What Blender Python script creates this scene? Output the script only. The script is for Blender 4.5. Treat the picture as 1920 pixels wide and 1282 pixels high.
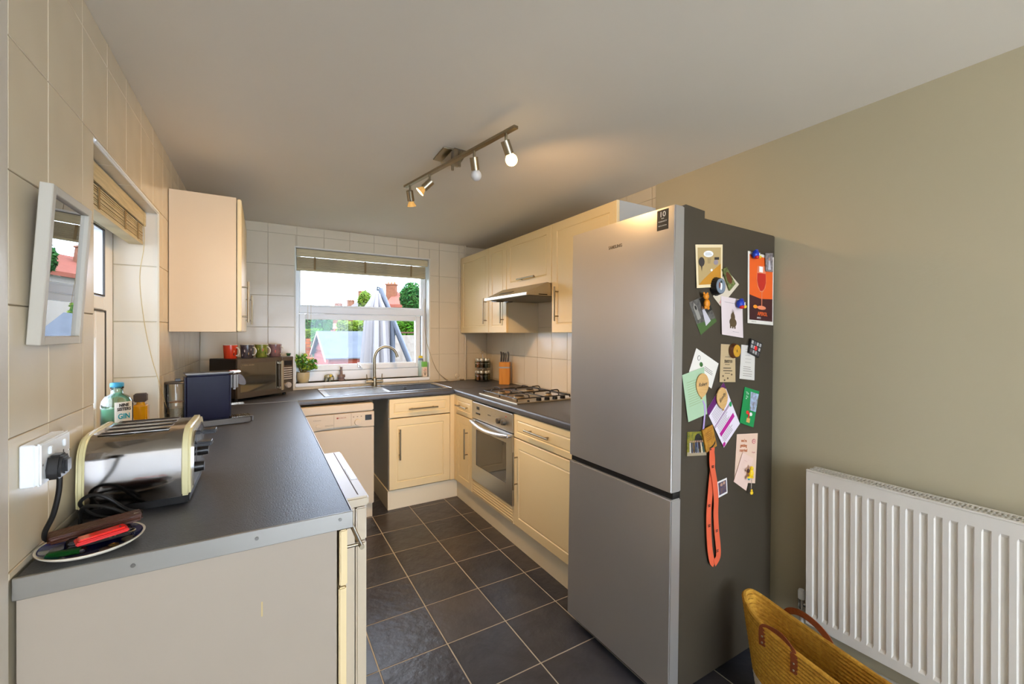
import bpy, bmesh, math, random
from mathutils import Vector, Matrix
R = random.Random(7)
S = bpy.context.scene
COL = S.collection
for o in list(bpy.data.objects): bpy.data.objects.remove(o)

# ------------------------------------------------------------------ camera
CAM = Vector((0.4098, -3.9055, 1.3755))
FW = Vector((0.51146541, 0.85930073, -0.00232134)).normalized()
_yaw, _roll = math.radians(30.7616), math.radians(0.0794)
_r = Vector((math.cos(_yaw), -math.sin(_yaw), 0)); _u = _r.cross(FW)
RT = math.cos(_roll) * _r + math.sin(_roll) * _u
UP = RT.cross(FW)
F, PX, PY = 792.197, 6.587, -13.274
cd = bpy.data.cameras.new('camera'); cam = bpy.data.objects.new('camera', cd); COL.objects.link(cam)
cd.sensor_width = 36; cd.sensor_fit = 'HORIZONTAL'; cd.lens = F / 1920 * 36
cd.shift_x = -PX / 1920; cd.shift_y = PY / 1920; cd.clip_start = 0.05; cd.clip_end = 500
m = Matrix((RT, UP, -FW)).transposed().to_4x4(); m.translation = CAM
cam.matrix_world = m; S.camera = cam

def at(u, v, ax, val):
    "real-world point seen at pixel u,v on the plane ax = val"
    d = FW + RT * ((u - 960 - PX) / F) - UP * ((v - 641 - PY) / F)
    a = 'xyz'.index(ax)
    return CAM + d * ((val - CAM[a]) / d[a])

# ------------------------------------------------------------------ exposure, world, lights
S.view_settings.view_transform = 'Standard'; S.view_settings.look = 'None'
S.view_settings.gamma = 1; S.view_settings.use_curve_mapping = False
S.view_settings.exposure = 0.62
W = bpy.data.worlds.new('world'); S.world = W; W.use_nodes = True
nt = W.node_tree; nt.nodes.clear()
bg = nt.nodes.new('ShaderNodeBackground'); out = nt.nodes.new('ShaderNodeOutputWorld')
tc = nt.nodes.new('ShaderNodeTexCoord'); nz = nt.nodes.new('ShaderNodeTexNoise'); rp = nt.nodes.new('ShaderNodeValToRGB')
nz.inputs['Scale'].default_value = 2.6; nz.inputs['Detail'].default_value = 6
rp.color_ramp.elements[0].position = .38; rp.color_ramp.elements[0].color = (.50, .68, 1, 1)
rp.color_ramp.elements[1].position = .60; rp.color_ramp.elements[1].color = (.84, .91, 1, 1)
nt.links.new(tc.outputs['Generated'], nz.inputs['Vector']); nt.links.new(nz.outputs['Fac'], rp.inputs['Fac'])
nt.links.new(rp.outputs['Color'], bg.inputs['Color']); nt.links.new(bg.outputs[0], out.inputs[0])
bg.inputs['Strength'].default_value = 8.4

def light(kind, name, loc, direction, energy, color, **kw):
    l = bpy.data.lights.new(name, kind); l.energy = energy; l.color = color
    for k, v in kw.items(): setattr(l, k, v)
    o = bpy.data.objects.new(name, l); COL.objects.link(o); o.location = loc
    o.rotation_euler = Vector(direction).to_track_quat('-Z', 'Y').to_euler()
    return o
light('SUN', 'sun', (0, 0, 10), (-.25, .55, -.8), 1.2, (1, .95, .88), angle=math.radians(6))
# daylight coming through the glazed garden doors behind the photographer
light('AREA', 'patio_daylight', (1.25, -6.35, 1.25), (0, 1, 0), 23, (.92, .96, 1), shape='RECTANGLE', size=1.9, size_y=2.0)

# ------------------------------------------------------------------ materials
def lin(c):
    c = [x / 255 for x in c]
    return tuple((x / 12.92 if x <= .04045 else ((x + .055) / 1.055) ** 2.4) for x in c) + (1,)
MATS = {}; SPEC = .5
def mat(name, rgb, rough=.5, metal=0, var=.0, vscale=6, bump=0, bscale=40, stretch=(1, 1, 1), emit=0, coat=0, spec=None, alpha=1, trans=0, rgb2=None, bdet=2, ior=1.45):
    if name in MATS: return MATS[name]
    spec = SPEC if spec is None else spec
    M = bpy.data.materials.new(name); M.use_nodes = True; t = M.node_tree; b = t.nodes['Principled BSDF']
    c = lin(rgb); b.inputs['Base Color'].default_value = c
    b.inputs['Roughness'].default_value = rough; b.inputs['Metallic'].default_value = metal
    b.inputs['Specular IOR Level'].default_value = spec; b.inputs['Coat Weight'].default_value = coat
    b.inputs['Alpha'].default_value = alpha; b.inputs['Transmission Weight'].default_value = trans; b.inputs['IOR'].default_value = ior
    if emit: b.inputs['Emission Color'].default_value = c; b.inputs['Emission Strength'].default_value = emit
    if var or rgb2 or bump:
        co = t.nodes.new('ShaderNodeTexCoord'); mp = t.nodes.new('ShaderNodeMapping'); mp.inputs['Scale'].default_value = stretch
        t.links.new(co.outputs['Object'], mp.inputs['Vector'])
    if var or rgb2:
        n = t.nodes.new('ShaderNodeTexNoise'); n.inputs['Scale'].default_value = vscale; n.inputs['Detail'].default_value = 4
        t.links.new(mp.outputs[0], n.inputs['Vector'])
        mr = t.nodes.new('ShaderNodeMapRange'); mr.inputs['From Min'].default_value = .3; mr.inputs['From Max'].default_value = .7
        t.links.new(n.outputs['Fac'], mr.inputs['Value'])
        mx = t.nodes.new('ShaderNodeMix'); mx.data_type = 'RGBA'
        c2 = lin(rgb2) if rgb2 else tuple(x * (1 - var) for x in c[:3]) + (1,)
        mx.inputs['A'].default_value = c; mx.inputs['B'].default_value = c2
        t.links.new(mr.outputs[0], mx.inputs['Factor']); t.links.new(mx.outputs['Result'], b.inputs['Base Color'])
    if bump:
        n2 = t.nodes.new('ShaderNodeTexNoise'); n2.inputs['Scale'].default_value = bscale; n2.inputs['Detail'].default_value = bdet
        t.links.new(mp.outputs[0], n2.inputs['Vector'])
        bp = t.nodes.new('ShaderNodeBump'); bp.inputs['Strength'].default_value = bump; bp.inputs['Distance'].default_value = .01
        t.links.new(n2.outputs['Fac'], bp.inputs['Height']); t.links.new(bp.outputs[0], b.inputs['Normal'])
    MATS[name] = M; return M
def glassmat(name, tint=(1, 1, 1), gloss=.08, rough=.0):
    "thin clear pane: mostly see-through with a faint reflection"
    M = bpy.data.materials.new(name); M.use_nodes = True; t = M.node_tree; t.nodes.clear()
    o = t.nodes.new('ShaderNodeOutputMaterial'); a = t.nodes.new('ShaderNodeBsdfTransparent'); g = t.nodes.new('ShaderNodeBsdfGlossy')
    a.inputs[0].default_value = (*tint, 1); g.inputs['Roughness'].default_value = rough
    mx = t.nodes.new('ShaderNodeMixShader'); fr = t.nodes.new('ShaderNodeFresnel'); ad = t.nodes.new('ShaderNodeMath'); ad.operation = 'MULTIPLY'
    fr.inputs['IOR'].default_value = 1.45; ad.inputs[1].default_value = gloss / .08
    t.links.new(fr.outputs[0], ad.inputs[0]); t.links.new(ad.outputs[0], mx.inputs[0])
    t.links.new(a.outputs[0], mx.inputs[1]); t.links.new(g.outputs[0], mx.inputs[2]); t.links.new(mx.outputs[0], o.inputs[0])
    MATS[name] = M; return M

M_tile = mat('glazed_cream_tile', (212, 199, 172), .22, bump=.5, bscale=5, stretch=(1, 1, .35), bdet=1)
M_grout = mat('cream_grout', (192, 180, 152), .8)
M_wall = mat('greige_wall_paint', (182, 170, 140), .75, bump=.05, bscale=90)
M_white_gloss = mat('white_gloss_paint', (206, 198, 184), .35, bump=.15, bscale=30)
M_ceil = mat('ceiling_paint', (226, 217, 200), .6, var=.05, vscale=1.5, bump=.12, bscale=3)
M_slate = mat('black_slate_tile', (66, 64, 64), .30, var=.35, vscale=9, bump=.55, bscale=16, bdet=7)
M_fgrout = mat('grey_floor_grout', (178, 168, 150), .85)
M_top = mat('charcoal_laminate', (70, 71, 75), .40, var=.22, vscale=60, bump=.14, bscale=260, spec=1.0)
M_topedge = mat('aluminium_edging', (156, 152, 144), .38, .75)
M_cream = mat('cream_shaker_paint', (230, 208, 160), .42)
M_cream2 = mat('cream_carcass_board', (226, 213, 184), .5)
M_panel = mat('ivory_end_panel', (168, 155, 139), .5, var=.04, vscale=3)
M_greyside = mat('pale_grey_carcass', (178, 176, 168), .5)
M_steel = mat('brushed_steel', (190, 188, 182), .30, 1, bump=.05, bscale=120, stretch=(1, 1, 12))
M_chrome = mat('polished_chrome', (215, 213, 208), .10, 1)
M_nickel = mat('satin_nickel', (156, 144, 120), .34, 1)
M_sinkst = mat('sink_steel', (196, 198, 200), .24, 1)
M_pvc = mat('white_upvc', (236, 240, 242), .3)
M_applw = mat('appliance_white', (204, 190, 166), .35)
M_black = mat('black_plastic', (22, 21, 21), .35)
M_rubber = mat('black_rubber', (16, 16, 16), .6)
M_dglass = mat('dark_oven_glass', (52, 44, 36), .08, coat=.5)
M_fridge = mat('silver_fridge_door', (192, 187, 180), .31, .70, bump=.015, bscale=200, stretch=(1, 6, 1))
M_fside = mat('graphite_fridge_side', (70, 61, 48), .42, .15)
M_paper = mat('white_card', (226, 218, 204), .7)
M_bamboo = mat('pale_bamboo', (206, 190, 148), .55, var=.25, vscale=30, stretch=(.3, .3, 4))
M_glass = glassmat('window_glass', gloss=.045)
M_clear = glassmat('clear_glass', (.93, .96, .95), .12)
M_red = mat('red_plastic', (214, 30, 28), .3)
M_ink = mat('black_ink', (34, 30, 28), .7)
M_leaf = mat('jade_leaf', (130, 190, 60), .45, var=.45, vscale=30)
M_brass = mat('brass', (196, 150, 60), .25, 1)

# ------------------------------------------------------------------ builders
WM = {}; RF = {}; RT0 = {}
def tag(o, label=None, cat=None, group=None, kind=None):
    if label: o['label'] = label
    if cat: o['category'] = cat
    if group: o['group'] = group
    if kind: o['kind'] = kind
    return o
def thing(name, label, cat, loc=(0, 0, 0), rot=(0, 0, 0), group=None, mtx=None, kind=None):
    o = bpy.data.objects.new(name, None); COL.objects.link(o); o.empty_display_size = .05
    M = mtx.copy() if mtx else Matrix.LocRotScale(Vector(loc), Matrix.Rotation(rot[2], 3, 'Z') @ Matrix.Rotation(rot[1], 3, 'Y') @ Matrix.Rotation(rot[0], 3, 'X'), None)
    o.matrix_world = M; WM[o] = M; RF[o] = M; RT0[o] = o
    return tag(o, label, cat, group, kind)
class MB:
    "collects shapes and links them as one mesh object; local=True: points are in the parent's own frame"
    def __init__(s): s.b = bmesh.new()
    def _new(s, verts, faces):
        vs = [s.b.verts.new(v) for v in verts]
        fs = [s.b.faces.new([vs[i] for i in f]) for f in faces]
        return vs, fs
    def box(s, a, b, bev=0, seg=1, M=None):
        x0, x1 = sorted((a[0], b[0])); y0, y1 = sorted((a[1], b[1])); z0, z1 = sorted((a[2], b[2]))
        t = bmesh.new()
        vs = [t.verts.new(p) for p in [(x0, y0, z0), (x1, y0, z0), (x1, y1, z0), (x0, y1, z0), (x0, y0, z1), (x1, y0, z1), (x1, y1, z1), (x0, y1, z1)]]
        for f in [(3, 2, 1, 0), (4, 5, 6, 7), (0, 1, 5, 4), (1, 2, 6, 5), (2, 3, 7, 6), (3, 0, 4, 7)]: t.faces.new([vs[i] for i in f])
        if bev: bmesh.ops.bevel(t, geom=list(t.edges), offset=min(bev, (x1 - x0) * .49, (y1 - y0) * .49, (z1 - z0) * .49), segments=seg, affect='EDGES', clamp_overlap=True)
        return s.merge(t, M)
    def merge(s, t, M=None):
        if M: bmesh.ops.transform(t, matrix=M, verts=list(t.verts))
        me = bpy.data.meshes.new('t'); t.to_mesh(me); t.free(); s.b.from_mesh(me); bpy.data.meshes.remove(me)
        return s
    def prism(s, pts, d, bev=0, M=None, seg=2):
        "polygon (3-D points) pushed along vector d"
        t = bmesh.new(); d = Vector(d)
        a = [t.verts.new(p) for p in pts]; b = [t.verts.new(Vector(p) + d) for p in pts]; n = len(pts)
        f1 = t.faces.new(a); f2 = t.faces.new(b[::-1])
        for i in range(n): t.faces.new([a[(i + 1) % n], a[i], b[i], b[(i + 1) % n]])
        bmesh.ops.recalc_face_normals(t, faces=list(t.faces))
        if bev: bmesh.ops.bevel(t, geom=[e for e in t.edges if len(e.link_faces) == 2 and e.calc_face_angle(0) > .3], offset=bev, segments=seg, affect='EDGES', clamp_overlap=True)
        return s.merge(t, M)
    def poly(s, pts): s._new(pts, [list(range(len(pts)))]); return s
    def cyl(s, a, b, r, r2=None, n=16, caps=True):
        a, b = Vector(a), Vector(b); r2 = r if r2 is None else r2
        z = (b - a).normalized(); x = z.orthogonal().normalized(); y = z.cross(x)
        A = [a + (x * math.cos(t) + y * math.sin(t)) * r for t in [2 * math.pi * i / n for i in range(n)]]
        B = [b + (x * math.cos(t) + y * math.sin(t)) * r2 for t in [2 * math.pi * i / n for i in range(n)]]
        fs = [[i, (i + 1) % n, n + (i + 1) % n, n + i] for i in range(n)]
        if caps: fs += [list(range(n))[::-1], list(range(n, 2 * n))]
        s._new(A + B, fs); return s
    def lathe(s, prof, M=None, n=24):
        "prof: (r, z) pairs turned about local z; M places it"
        M = M or Matrix(); vs = []; fs = []
        for r, z in prof:
            vs += [M @ Vector((max(r, 1e-5) * math.cos(2 * math.pi * i / n), max(r, 1e-5) * math.sin(2 * math.pi * i / n), z)) for i in range(n)]
        for k in range(len(prof) - 1):
            for i in range(n): j = (i + 1) % n; fs.append([k * n + i, k * n + j, (k + 1) * n + j, (k + 1) * n + i])
        s._new(vs, fs); return s
    def tube(s, pts, r, n=8, closed=False):
        pts = [Vector(p) for p in pts]; m_ = len(pts); rings = []; up = None
        rr = r if isinstance(r, (list, tuple)) else [r] * m_
        for i, p in enumerate(pts):
            d = (pts[(i + 1) % m_ if closed else min(i + 1, m_ - 1)] - pts[(i - 1) % m_ if closed else max(i - 1, 0)])
            if d.length < 1e-9: d = Vector((0, 0, 1))
            d.normalize()
            if up is None: up = d.orthogonal().normalized()
            up = (up - d * up.dot(d)); up = up.normalized() if up.length > 1e-6 else d.orthogonal().normalized()
            y = d.cross(up)
            rings.append([p + (up * math.cos(2 * math.pi * k / n) + y * math.sin(2 * math.pi * k / n)) * rr[i] for k in range(n)])
        vs = [v for g in rings for v in g]; fs = []
        for i in range(m_ if closed else m_ - 1):
            j = (i + 1) % m_
            for k in range(n): l = (k + 1) % n; fs.append([i * n + k, i * n + l, j * n + l, j * n + k])
        if not closed: fs += [list(range(n))[::-1], [(m_ - 1) * n + k for k in range(n)]]
        s._new(vs, fs); return s
    def ball(s, c, r, sc=(1, 1, 1), n=16, M=None):
        t = bmesh.new(); bmesh.ops.create_uvsphere(t, u_segments=n, v_segments=max(6, n // 2), radius=r)
        T = Matrix.Translation(Vector(c)) @ (M or Matrix()) @ Matrix.Diagonal((*sc, 1))
        return s.merge(t, T)
    def build(s, name, material, parent=None, local=False, smooth=False, label=None, cat=None, group=None, kind=None):
        bmesh.ops.recalc_face_normals(s.b, faces=list(s.b.faces))
        me = bpy.data.meshes.new(name); s.b.to_mesh(me); s.b.free()
        if smooth:
            for p in me.polygons: p.use_smooth = True
            try: me.set_sharp_from_angle(angle=math.radians(40))
            except Exception: pass
        me.materials.append(material)
        o = bpy.data.objects.new(name, me); COL.objects.link(o)
        P = WM[parent] if parent else Matrix()
        if parent and local and parent in RF and RF[parent] is not P: me.transform(P.inverted() @ WM[RT0[parent]])
        elif not local and parent: me.transform(P.inverted())
        vs = [v.co for v in me.vertices]
        c = Vector([(min(v[i] for v in vs) + max(v[i] for v in vs)) / 2 for i in range(3)])
        me.transform(Matrix.Translation(-c))
        if parent: o.parent = parent
        o.location = c; WM[o] = P @ Matrix.Translation(c); RT0[o] = RT0.get(parent, o); RF[o] = 0
        return tag(o, label, cat, group, kind)
def box(name, a, b, material, parent=None, bev=0, seg=1, local=False, **k): return MB().box(a, b, bev, seg).build(name, material, parent, local, smooth=bev > 0 and seg > 1, **k)
def cyl(name, a, b, r, material, parent=None, r2=None, n=16, local=False, **k): return MB().cyl(a, b, r, r2, n).build(name, material, parent, local, smooth=True, **k)
def tube(name, pts, r, material, parent=None, n=8, local=False, closed=False, **k): return MB().tube(pts, r, n, closed).build(name, material, parent, local, smooth=True, **k)
def lathe(name, prof, M, material, parent=None, n=24, local=False, **k): return MB().lathe(prof, M, n).build(name, material, parent, local, smooth=True, **k)
def spline(pts, k=8):
    pts = [Vector(p) for p in pts]; o = []
    for i in range(len(pts) - 1):
        p0, p1, p2, p3 = pts[max(i - 1, 0)], pts[i], pts[i + 1], pts[min(i + 2, len(pts) - 1)]
        for j in range(k):
            t = j / k
            o.append(.5 * ((2 * p1) + (p2 - p0) * t + (2 * p0 - 5 * p1 + 4 * p2 - p3) * t * t + (3 * p1 - p0 - 3 * p2 + p3) * t ** 3))
    return o + [pts[-1]]
def dup(o, parent=None, loc=None, rotz=None, label=None):
    c = o.copy(); COL.objects.link(c)
    if parent: c.parent = parent
    for ch in [x for x in bpy.data.objects if x.parent == o and x != c]: dup(ch, c)
    return c
def basis(o, x, y):
    "frame with origin o, x along x, y roughly along y, z = outward"
    x = Vector(x).normalized(); z = x.cross(Vector(y)).normalized(); y = z.cross(x)
    M = Matrix((x, y, z)).transposed().to_4x4(); M.translation = Vector(o); return M
def text(name, body, M, h, material, parent, width=None, depth=.0004, shear=0, align='CENTER', spacing=1.0, bold=0):
    "lettering of cap height about h in the plane of frame M (world)"
    cu = bpy.data.curves.new('t', 'FONT'); cu.body = body; cu.size = h * 1.4; cu.align_x = align; cu.align_y = 'CENTER'
    cu.extrude = depth; cu.shear = shear; cu.space_character = spacing; cu.offset = bold; cu.resolution_u = 3
    t = bpy.data.objects.new('t', cu); COL.objects.link(t)
    dg = bpy.context.evaluated_depsgraph_get(); me = bpy.data.meshes.new_from_object(t.evaluated_get(dg))
    bpy.data.objects.remove(t); bpy.data.curves.remove(cu)
    if width and len(me.vertices):
        xs = [v.co.x for v in me.vertices]; sx = width / max(1e-6, max(xs) - min(xs))
        me.transform(Matrix.Diagonal((sx, 1, 1, 1)))
    b = bmesh.new(); b.from_mesh(me); bpy.data.meshes.remove(me); bmesh.ops.transform(b, matrix=M, verts=list(b.verts))
    q = MB(); q.b.free(); q.b = b
    return q.build(name, material, parent)
# ------------------------------------------------------------------ THE ROOM
XW = 2.406; ZC = 2.259; TH = .006
LW = (-2.282, -1.439, .94, 1.918)       # left window opening y0,y1,z0,z1
FWN = (.631, 1.772, .964, 2.087)        # far window opening x0,x1,z0,z1

# floor: slab of grout with slate tiles laid on it
fl = box('floor', (-.35, -6.6, -.12), (3.9, .3, -.0014), M_fgrout, kind='structure')
tm = {}
def slab_mesh(w, h, t, bev, material, key):
    "flat tile in XY, top at z=0, w x h, arrised edge"
    if key in tm: return tm[key]
    b = bmesh.new(); v = [b.verts.new(p) for p in [(-w/2, -h/2, -t), (w/2, -h/2, -t), (w/2, h/2, -t), (-w/2, h/2, -t), (-w/2, -h/2, -bev), (w/2, -h/2, -bev), (w/2, h/2, -bev), (-w/2, h/2, -bev),
        (-w/2+bev, -h/2+bev, 0), (w/2-bev, -h/2+bev, 0), (w/2-bev, h/2-bev, 0), (-w/2+bev, h/2-bev, 0)]]
    for f in [(8, 9, 10, 11), (4, 5, 9, 8), (5, 6, 10, 9), (6, 7, 11, 10), (7, 4, 8, 11), (0, 1, 5, 4), (1, 2, 6, 5), (2, 3, 7, 6), (3, 0, 4, 7)]: b.faces.new([v[i] for i in f])
    me = bpy.data.meshes.new('tile'); b.to_mesh(me); b.free(); me.materials.append(material); tm[key] = me; return me
def put_tile(me, loc, rot, parent, name='tile'):
    o = bpy.data.objects.new(name, me); COL.objects.link(o); o.parent = parent
    P = WM[parent]; o.matrix_local = P.inverted() @ Matrix.Translation(Vector(loc)) @ rot.to_4x4(); WM[o] = P @ o.matrix_local
    return o
I3 = Matrix.Identity(3)
PXT, PYT, G = .2955, .3018, .0045
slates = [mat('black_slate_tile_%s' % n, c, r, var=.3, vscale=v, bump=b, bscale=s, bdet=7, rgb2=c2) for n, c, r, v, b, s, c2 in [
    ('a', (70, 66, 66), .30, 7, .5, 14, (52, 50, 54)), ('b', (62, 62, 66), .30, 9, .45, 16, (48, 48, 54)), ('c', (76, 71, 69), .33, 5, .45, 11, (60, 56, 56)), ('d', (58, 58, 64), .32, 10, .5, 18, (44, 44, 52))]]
x0 = 1.11 - 4 * PXT
for i in range(12):
    for j in range(20):
        x = x0 + i * PXT; y = -.935 + 3 * PYT - j * PYT
        if y - PYT < -6.2 or x > 3.5: continue
        k = R.randrange(4)
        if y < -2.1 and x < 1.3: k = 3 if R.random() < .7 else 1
        me = slab_mesh(PXT - G, PYT - G, .008, .0015, slates[k], 'f%d' % k)
        rot = Matrix.Rotation(R.choice([0, math.pi]), 3, 'Z')
        put_tile(me, (x + PXT / 2, y - PYT / 2, R.uniform(-.0004, .0004)), rot, fl)

# walls (bodies as boxes around the openings)
y0, y1, z0, z1 = LW
wl = MB(); X0, X1 = -.31, -TH
wl.box((X0, -2.745, -.1), (X1, y0, 2.4)).box((X0, y1, -.1), (X1, .31, 2.4)).box((X0, y0, -.1), (X1, y1, z0)).box((X0, y0, z1), (X1, y1, 2.4))
wall_left = wl.build('wall_left', M_grout, kind='structure')
box('wall_left_near', (X0, -6.5, -.1), (.0, -2.746, 2.4), M_white_gloss, kind='structure')
a0, a1, c0, c1 = FWN
wf = MB(); wf.box((-.31, TH, -.1), (a0, .31, 2.4)).box((a1, TH, -.1), (2.156, .31, 2.4)).box((a0, TH, -.1), (a1, .31, c0)).box((a0, TH, c1), (a1, .31, 2.4)).box((2.156, .04 + TH, -.1), (2.75, .31, 2.4))
wall_far = wf.build('wall_far', M_grout, kind='structure')
wr = MB(); wr.box((XW + TH, -2.176, -.1), (2.75, .04, 2.4))
wall_right = wr.build('wall_right', M_grout, kind='structure')
box('wall_right_painted', (XW, -6.5, -.1), (2.75, -2.177, 2.4), M_wall, kind='structure')
ce = MB(); ce.box((-.31, -6.6, ZC), (2.75, .31, ZC + .2)); ce.build('ceiling', M_ceil, kind='structure')
wb = MB(); wb.box((-.31, -6.6, -.1), (.3, -6.45, 2.4)).box((2.2, -6.6, -.1), (2.75, -6.45, 2.4)).box((.3, -6.6, 2.25), (2.2, -6.45, 2.4))
wb.build('wall_back', M_wall, kind='structure')
# glazed garden doors behind the photographer
gd = thing('door_1', None, None, (1.25, -6.5, 0), kind='structure')
for xa, xb in ((.3, 1.25), (1.25, 2.2)):
    fr = MB()
    for p, q in (((xa, -.05), (xa + .07, .05)), ((xb - .07, -.05), (xb, .05))): fr.box((p[0], -6.55, 0), (q[0], -6.48, 2.25), .004)
    fr.box((xa + .07, -6.55, 0), (xb - .07, -6.48, .09), .004).box((xa + .07, -6.55, 2.16), (xb - .07, -6.48, 2.25), .004)
    d_ = fr.build('door_frame', M_pvc, gd); box('pane', (xa + .07, -6.52, .09), (xb - .07, -6.514, 2.16), M_glass, d_)
# skirting on the painted wall
box('baseboard_right', (XW - .014, -6.4, 0), (XW, -2.93, .10), M_white_gloss, bev=.004, kind='structure')
box('trim_1', (2.136, -.004, .91), (2.156, .004, ZC), M_tile, bev=.003, kind='structure')   # tile edge bead

def sub_rect(r, h):
    "rectangle r minus hole h -> list of rectangles (a0,a1,b0,b1)"
    a0, a1, b0, b1 = r; p0, p1, q0, q1 = h
    if a1 <= p0 or a0 >= p1 or b1 <= q0 or b0 >= q1: return [r]
    o = []
    if a0 < p0: o.append((a0, p0, b0, b1))
    if a1 > p1: o.append((p1, a1, b0, b1))
    m0, m1 = max(a0, p0), min(a1, p1)
    if b0 < q0: o.append((m0, m1, b0, q0))
    if b1 > q1: o.append((m0, m1, q1, b1))
    return o
ROWS = [(.911, .927), (.927, 1.177), (1.177, 1.429), (1.429, 1.682), (1.682, 1.932), (1.932, 2.184), (2.184, ZC)]
def tile_wall(cols, hole, frame, parent, rows=ROWS, material=None):
    g = .0020; material = material or M_tile
    for ra, rb in rows:
        for ca, cb in cols:
            for (p0, p1, q0, q1) in (sub_rect((ca, cb, ra, rb), hole) if hole else [(ca, cb, ra, rb)]):
                w, h = p1 - p0 - g, q1 - q0 - g
                if w < .008 or h < .004: continue
                me = slab_mesh(w, h, TH + .003, .0014, material, ('w', round(w, 4), round(h, 4), material.name))
                o, rot = frame((p0 + p1) / 2, (q0 + q1) / 2)
                put_tile(me, o, rot, parent)
def fr_left(a, z): return (R.uniform(-.0003, .0003), a, z), Matrix(((0, 0, 1), (1, 0, 0), (0, 1, 0)))
def fr_far(a, z): return (a, R.uniform(-.0003, .0003), z), Matrix(((1, 0, 0), (0, 0, -1), (0, 1, 0)))
def fr_far2(a, z): return (a, .04, z), Matrix(((1, 0, 0), (0, 0, -1), (0, 1, 0)))
def fr_right(a, z): return (XW, a, z), Matrix(((0, 0, -1), (-1, 0, 0), (0, 1, 0)))
def grid(a, b, start, pitch):
    c = [a]; k = start
    while k < b - .002:
        if k > a + .002: c.append(k)
        k += pitch
    return list(zip(c, c[1:] + [b]))
tile_wall(grid(-2.745, 0, -2.574, .2055), LW, fr_left, wall_left)
tile_wall(grid(0, 2.136, .231, .205), (a0, a1, c0 - .0, c1), fr_far, wall_far)
tile_wall([(2.156, XW)], None, fr_far2, wall_far)
tile_wall(grid(-2.176, .04, -2.146, .205), None, fr_right, wall_right)
# reveal tiles of the left window (far side, near side, top) and its sill
RV = mat('reveal_tile', (216, 209, 192), .25, bump=.15, bscale=4)
for z_a, z_b in [(z0, 1.181), (1.181, 1.427), (1.427, 1.675), (1.675, z1)]:
    me = slab_mesh(.15, z_b - z_a - .003, .006, .002, RV, ('rv', round(z_b - z_a, 3)))
    put_tile(me, (-.077, y1 - .004, (z_a + z_b) / 2), Matrix(((1, 0, 0), (0, 0, -1), (0, 1, 0))), wall_left)
    put_tile(me, (-.077, y0 + .004, (z_a + z_b) / 2), Matrix(((1, 0, 0), (0, 0, 1), (0, -1, 0))), wall_left)
for k in range(4):
    ya = y0 + k * .2108; me = slab_mesh(.15, .2075, .006, .002, RV, 'rt')
    put_tile(me, (-.077, ya + .1054, z1 - .004), Matrix(((1, 0, 0), (0, -1, 0), (0, 0, -1))), wall_left)
    put_tile(me, (-.077, ya + .1054, z0 + .001), I3, wall_left)
box('trim_2', (-.008, y0, z1 - .006), (.004, y1, z1 + .008), M_pvc, bev=.004, seg=2, kind='structure')
box('trim_3', (-.008, y1 - .006, z0), (.003, y1 + .006, z1), RV, bev=.004, seg=2, kind='structure')
# far window reveals and sill
rvm = mat('reveal_plaster', (214, 214, 208), .4)
box('trim_4', (a1 - .004, .0, c0), (a1, .10, c1), rvm, kind='structure')
box('trim_5', (a0, .0, c0), (a0 + .004, .10, c1), rvm, kind='structure')
box('trim_6', (a0, .0, c1 - .004), (a1, .10, c1), rvm, kind='structure')
box('trim_7', (a0 - .0, -.012, c0 - .026), (a1 + .0, .10, c0), M_pvc, bev=.004, seg=2, kind='structure')
trimw = mat('tile_edge_white', (228, 224, 212), .3)
fe = MB(); fe.box((a0 - .007, -.006, c0), (a0, .002, c1 + .007), .002).box((a1, -.006, c0), (a1 + .007, .002, c1 + .007), .002).box((a0, -.006, c1), (a1, .002, c1 + .007), .002)
fe.build('trim_8', trimw, kind='structure')

# ------------------------------------------------------------------ FAR WINDOW (window_1)
def frame_rect(mb, x0, x1, z0, z1, ya, yb, w, bev=.004, axis='y', wb=None):
    wb = wb or w
    def B(a, b, c, d): mb.box((a, ya, c), (b, yb, d), bev) if axis == 'y' else mb.box((ya, a, c), (yb, b, d), bev)
    B(x0, x0 + w, z0, z1); B(x1 - w, x1, z0, z1); B(x0 + w, x1 - w, z0, z0 + wb); B(x0 + w, x1 - w, z1 - w, z1)
    return mb
w1 = thing('window_1', None, None, (1.2, .13, .964), kind='structure')
fr = MB(); frame_rect(fr, .635, 1.768, .966, 2.083, .10, .17, .03, wb=.085)
fr.box((.662, .10, 1.549), (1.742, .17, 1.609), .006)
fr.build('window_frame', M_pvc, w1)
bd = MB(); frame_rect(bd, .665, 1.74, 1.609, 2.05, .115, .15, .014, .003); bd.build('glazing_bead', M_pvc, w1)
box('pane', (.668, .13, 1.612), (1.737, .136, 2.05), M_glass, w1)
sh = MB(); frame_rect(sh, .664, 1.716, 1.052, 1.546, .092, .15, .048, .006); sh.box((.70, .10, 1.095), (1.66, .112, 1.107), .002)
sash = sh.build('window_sash', M_pvc, w1)
box('pane', (.71, .12, 1.10), (1.67, .126, 1.50), M_glass, sash)
hd = MB(); p = at(673, 682, 'y', .085)
hd.box((p.x - .012, .075, p.z - .03), (p.x + .012, .092, p.z + .012), .003).cyl((p.x, .07, p.z - .01), (p.x + .03, .06, p.z - .045), .007, .005)
hd.build('window_handle', M_chrome, sash, smooth=True)
box('gasket', (1.718, .094, 1.05), (1.723, .11, 1.548), mat('window_gasket', (70, 66, 62), .6), w1)

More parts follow.
